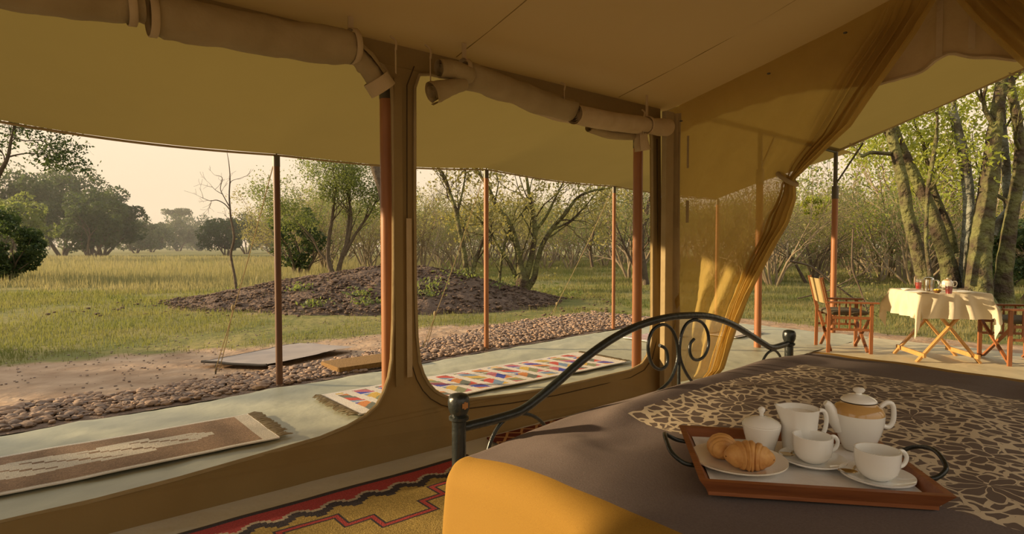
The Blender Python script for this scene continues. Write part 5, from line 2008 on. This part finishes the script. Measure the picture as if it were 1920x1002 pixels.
tag(woven('kilim_rug', 0.66, 1.96, 2.55, 1.56, col_kilim, None, 255, 156, fr=(False, False), frm='canvas_dark', z0=0.03), 'yellow kilim with red and black stepped zigzag border beside the bed', 'rug')
b = MB()
b.box((0, 0, 0.008), (2.1, 0.66, 0.012))
o = b.build('lattice_rug', 'lattice_red', None, T(3.25, 2.57, 0.028), AU, smooth=False)
tag(o, 'dark red rug with tan lattice pattern behind the footboard', 'rug')

# coir doormat and flat grey sheet on the ground
root = empty('doormat', T(2.70, 5.58, 0.0), AU+0.02)
P = np.zeros((30, 20, 3))
b = MB()
b.box((0, 0, 0.045), (0.80, 0.42, 0.05))
b.build('pile', 'coir', root, smooth=False)
b = MB()
b.box((0, 0, 0.012), (0.82, 0.44, 0.016))
b.build('backing', 'slate_dark', root, smooth=False)
tag(root, 'thick golden-brown doormat at the edge of the groundsheet', 'doormat')
q = [gp(378, 684), gp(500, 690), gp(664, 655), gp(560, 648)]
ctr = sum(q, Vector())/4
P = np.zeros((30, 20, 3))
for i in range(30):
    for j in range(20):
        a = q[0].lerp(q[3], i/29)
        c = q[1].lerp(q[2], i/29)
        pt = a.lerp(c, j/19)-ctr
        P[i, j] = (pt.x, pt.y, 0.03+0.018*max(0, fbm(pt.x*2, pt.y*3, 2)))
root = empty('ground_cloth', (ctr.x, ctr.y, 0.0), 0)
link('sheet', gridmesh('sheet', P, 'slate'), root)
b = MB()
b.tube([Vector(P[i, 0])-Vector((0, 0, 0.008)) for i in range(30)], 0.012, 6)
b.tube([Vector(P[0, j])-Vector((0, 0, 0.008)) for j in range(20)], 0.014, 6)
b.build('folded_edge', 'slate_dark', root)
tag(root, 'flat grey cloth lying on the sand by the dark pole', 'cloth')

# ------------------------------------------------------------------ porch table and chairs
TX, TY = 4.60, 6.38
def porch_table():
    TR = math.radians(-9)
    root = empty('folding_table', (TX, TY, 0.012), TR)
    a = 0.325
    b = MB()
    b.box((0, 0, 0.725), (2*a, 2*a, 0.022))
    b.build('tabletop', 'table_wood', root, smooth=False)
    for s in (-1, 1):
        y = s*0.25
        MB().bar((-0.31, y, 0.0), (0.26, y, 0.71), 0.022, 0.045, up=Vector((0, 1, 0))).build('leg', 'table_wood', root, smooth=False)
        MB().bar((0.31, y-s*0.035, 0.0), (-0.26, y-s*0.035, 0.71), 0.022, 0.045, up=Vector((0, 1, 0))).build('leg', 'table_wood', root, smooth=False)
    MB().bar((-0.255, -0.30, 0.075), (-0.255, 0.30, 0.075), 0.022, 0.045).build('stretcher', 'table_wood', root, smooth=False)
    MB().bar((0.255, -0.30, 0.075), (0.255, 0.30, 0.075), 0.022, 0.045).build('stretcher', 'table_wood', root, smooth=False)
    tag(root, 'folding wooden table with crossed legs on the porch', 'table')
    n = 70
    Lc = 0.60
    P = np.zeros((n, n, 3))
    for i in range(n):
        for j in range(n):
            s, t = lerp(-Lc, Lc, i/(n-1)), lerp(-Lc, Lc, j/(n-1))
            cs, ct = max(-a, min(a, s)), max(-a, min(a, t))
            ds, dt = s-cs, t-ct
            d = math.hypot(ds, dt)
            z = 0.7395
            x, y = cs, ct
            if d > 1e-6:
                hang = math.hypot(ds, dt) if (ds == 0 or dt == 0) else (abs(ds)+abs(dt))*0.88
                r = 0.012
                out = 0.014+min(hang, 0.05)*0.25+0.05*hang
                along = math.atan2(t, s)
                fold = 0.028*math.sin(along*18+2*fbm(along*2, 1))*min(1, hang/0.18)
                nx, ny = ds/d, dt/d
                if ds != 0 and dt != 0:
                    out += 0.03*min(1, hang/0.2)
                    fold *= 1.3
                x += nx*(out+fold)
                y += ny*(out+fold)
                z -= max(0, hang-0.008)
            P[i, j] = (x, y, z+0.0006*fbm(s*9, t*9))
    o = link('tablecloth', gridmesh('tablecloth', P, 'tablecloth'), None, (TX, TY, 0.012), TR)
    tag(o, 'cream cloth with pointed corners draped over the porch table', 'tablecloth')
porch_table()
ZT = 0.7535
def on_table(px, py):
    p = gp(px, py, ZT)
    return p

def director_chair(X, Y, rz, label):
    root = empty('director_chair', (X, Y, 0.012), rz)
    w, d = 0.27, 0.22
    for sy in (-1, 1):
        MB().bar((d, sy*w, 0), (d, sy*w, 0.565), 0.028, 0.034).build('leg', 'chair_wood', root, smooth=False)
        MB().bar((-d, sy*w, 0), (-d+0.005, sy*w, 0.50), 0.028, 0.034).build('leg', 'chair_wood', root, smooth=False)
        MB().bar((-d+0.02, sy*w, 0.40), (-d-0.085, sy*w, 0.86), 0.024, 0.036).build('back_post', 'chair_wood', root, smooth=False)
        MB().bar((-d-0.03, sy*w, 0.578), (d+0.07, sy*w, 0.578), 0.055, 0.020).build('armrest', 'chair_wood', root, smooth=False)
        MB().bar((-d, sy*w, 0.27), (d, sy*w, 0.27), 0.020, 0.026).build('side_rung', 'chair_wood', root, smooth=False)
        for x in (-0.11, 0.0, 0.11):
            MB().bar((x, sy*w, 0.27), (x, sy*w, 0.57), 0.014, 0.016).build('spindle', 'chair_wood', root, smooth=False)
        MB().bar((-d, sy*w, 0.405), (d, sy*w, 0.405), 0.022, 0.030).build('seat_rail', 'chair_wood', root, smooth=False)
    for x in (-d+0.03, d-0.03):
        MB().bar((x, -w+0.01, 0.02), (x, w-0.01, 0.41), 0.020, 0.030, up=Vector((1, 0, 0))).build('cross_brace', 'chair_wood', root, smooth=False)
        MB().bar((x+0.022, w-0.01, 0.02), (x+0.022, -w+0.01, 0.41), 0.020, 0.030, up=Vector((1, 0, 0))).build('cross_brace', 'chair_wood', root, smooth=False)
    P = np.zeros((14, 12, 3))
    for i in range(14):
        y = lerp(-w-0.016, w+0.016, i/13)
        for j in range(12):
            t = j/11
            P[i, j] = (-d-0.085+0.105*(1-t)*0.62-0.025*(1-(y/w)**2), y, lerp(0.56, 0.845, t))
    link('back_canvas', gridmesh('back_canvas', P, 'chair_canvas'), root)
    P = np.zeros((16, 16, 3))
    n, k = 26, 26
    Q = np.zeros((n, k, 3))
    for i in range(n):
        for j in range(k):
            a = -math.pi/2+math.pi*i/(n-1)
            t = 2*math.pi*j/k
            cx = abs(math.cos(t))**0.35*math.copysign(1, math.cos(t))
            cy = abs(math.sin(t))**0.35*math.copysign(1, math.sin(t))
            rr = abs(math.cos(a))**0.4
            Q[i, j] = (cx*rr*0.225, cy*rr*0.255, 0.452+0.033*math.sin(a))
    link('seat_cushion', gridmesh('seat_cushion', np.transpose(Q, (1, 0, 2)), 'cushion', closeu=True), root)
    return tag(root, label, 'chair', 'folding canvas chairs at the porch table')
c1 = director_chair(3.90, 6.95, math.radians(-14), 'wooden canvas chair standing before the porch upright, its canvas back towards the tent')
c2 = director_chair(5.30, 6.16, math.radians(168), 'wooden canvas chair cut off at the picture edge, with a yellow cushion')
n, k = 24, 28
Q = np.zeros((n, k, 3))
for i in range(n):
    for j in range(k):
        a = -math.pi/2+math.pi*i/(n-1)
        t = 2*math.pi*j/k
        cx = abs(math.cos(t))**0.5*math.copysign(1, math.cos(t))
        cy = abs(math.sin(t))**0.5*math.copysign(1, math.sin(t))
        rr = abs(math.cos(a))**0.6
        Q[i, j] = (0.055*math.sin(a)*(1.2-0.5*abs(cx*cy)*rr), cx*rr*0.20, cy*rr*0.17)
cu = link('cushion', gridmesh('cushion', np.transpose(Q, (1, 0, 2)), 'throw_yellow', closeu=True), None)
cu.location = c2.location+Matrix.Rotation(math.radians(168), 3, 'Z') @ Vector((-0.19, 0, 0.655))
cu.rotation_euler = (0, math.radians(-12), math.radians(168))
tag(cu, 'yellow cushion leaning on the chair at the picture edge', 'cushion')

def glass_of_juice(px, py, label):
    p = on_table(px, py)
    root = empty('juice_glass', p, 0)
    MB().lathe(shell([(0.026, 0), (0.032, 0.05), (0.035, 0.115)], 0.002), 24).build('tumbler', 'glass', root)
    MB().lathe([(0, 0.006), (0.024, 0.006), (0.0295, 0.05), (0.031, 0.078), (0, 0.078)], 24).build('juice', 'juice', root)
    tag(root, label, 'glass', 'glasses of red juice')
glass_of_juice(1779, 552, 'glass of red juice in front of the teapot')
glass_of_juice(1722, 543, 'glass of dark red juice beside the shiny coffee press')
def press():
    p = on_table(1741, 547)
    root = empty('coffee_press', p, math.radians(-20))
    MB().lathe([(0, 0), (0.048, 0), (0.049, 0.004), (0.047, 0.02), (0.047, 0.12), (0.050, 0.128), (0.044, 0.131)], 32).build('pot', 'steel', root)
    MB().lathe([(0.046, 0.130), (0.044, 0.140), (0.025, 0.150), (0.004, 0.152)], 28).build('lid', 'steel', root)
    pl = MB().tube([(0, 0, 0.15), (0, 0, 0.225)], 0.003, 8).build('plunger', 'steel', root)
    MB().lathe([(0, 0.222), (0.009, 0.226), (0.010, 0.232), (0.006, 0.238), (0, 0.239)], 12).build('knob', 'steel', pl)
    MB().tube(cr([(0.046, 0, 0.115), (0.075, 0, 0.120), (0.092, 0, 0.095), (0.090, 0, 0.055), (0.072, 0, 0.025), (0.046, 0, 0.028)], 5), 0.0055, 8).build('handle', 'steel', root)
    tag(root, 'shiny metal coffee press with plunger knob on the porch table', 'coffee press')
press()
def teapot():
    p = on_table(1776, 543)
    root = empty('teapot', p, math.radians(-15))
    MB().lathe([(0, 0), (0.035, 0), (0.038, 0.004), (0.055, 0.03), (0.060, 0.055), (0.052, 0.085), (0.038, 0.098)], 32).build('body', 'porcelain_warm', root)
    l = MB().lathe([(0.038, 0.097), (0.036, 0.104), (0.018, 0.112), (0.006, 0.114)], 28).build('lid', 'glaze_tan', root)
    MB().lathe([(0.006, 0.113), (0.011, 0.120), (0.009, 0.127), (0, 0.129)], 14).build('knob', 'porcelain_warm', l)
    MB().tube(cr([(-0.05, 0, 0.04), (-0.075, 0, 0.055), (-0.085, 0, 0.085), (-0.10, 0, 0.098)], 5), list(np.linspace(0.015, 0.006, 16)), 10).build('spout', 'porcelain_warm', root)
    MB().tube(cr([(0.05, 0, 0.085), (0.08, 0, 0.09), (0.092, 0, 0.065), (0.08, 0, 0.035), (0.056, 0, 0.03)], 5), 0.0055, 8).build('handle', 'porcelain_warm', root)
    tag(root, 'cream teapot with tan lid on the porch table', 'teapot')
teapot()
def bowl():
    p = on_table(1757, 550)
    root = empty('snack_bowl', p, 0)
    MB().lathe(shell([(0.018, 0), (0.022, 0.006), (0.040, 0.030)], 0.003), 22).build('bowl', 'bowl_wood', root)
    b = MB()
    rng = random.Random(2)
    for i in range(7):
        a = i*0.9
        r = 0.019 if i else 0
        b.lathe([(0, -0.009), (0.009, -0.004), (0.011, 0.002), (0.008, 0.009), (0, 0.011)], 8, (r*math.cos(a), r*math.sin(a), 0.028+rng.uniform(0, 0.006)))
    tag(b.build('butter_curls', 'butter', root), kind='stuff')
    tag(root, 'small wooden bowl of yellow butter curls on the porch table', 'bowl')
bowl()
plate('dinner_plate', on_table(1716, 549), 0.095, 'white plate on the near side of the coffee press', 'porcelain', 0.012, 'plate', 'plates on the porch table')
plate('dinner_plate', on_table(1804, 549), 0.095, 'white plate beyond the glass of juice, right of the teapot', 'porcelain', 0.012, 'plate', 'plates on the porch table')
plate('side_plate', on_table(1698, 544), 0.045, 'tiny plate at the left rim of the porch table', 'porcelain', 0.014, 'plate', 'plates on the porch table')
def knife(px, py, rz, label):
    p = on_table(px, py)
    root = empty('table_knife', p+Vector((0, 0, 0.003)), rz)
    MB().box((0.045, 0, 0.002), (0.10, 0.014, 0.002)).build('blade', 'steel', root, smooth=False)
    MB().box((-0.045, 0, 0.003), (0.08, 0.012, 0.007)).build('handle', 'bowl_wood', root, smooth=False)
    tag(root, label, 'knife', 'knives on the porch table')
knife(1742, 551, 0.1, 'dark-handled knife at the front edge of the porch table')
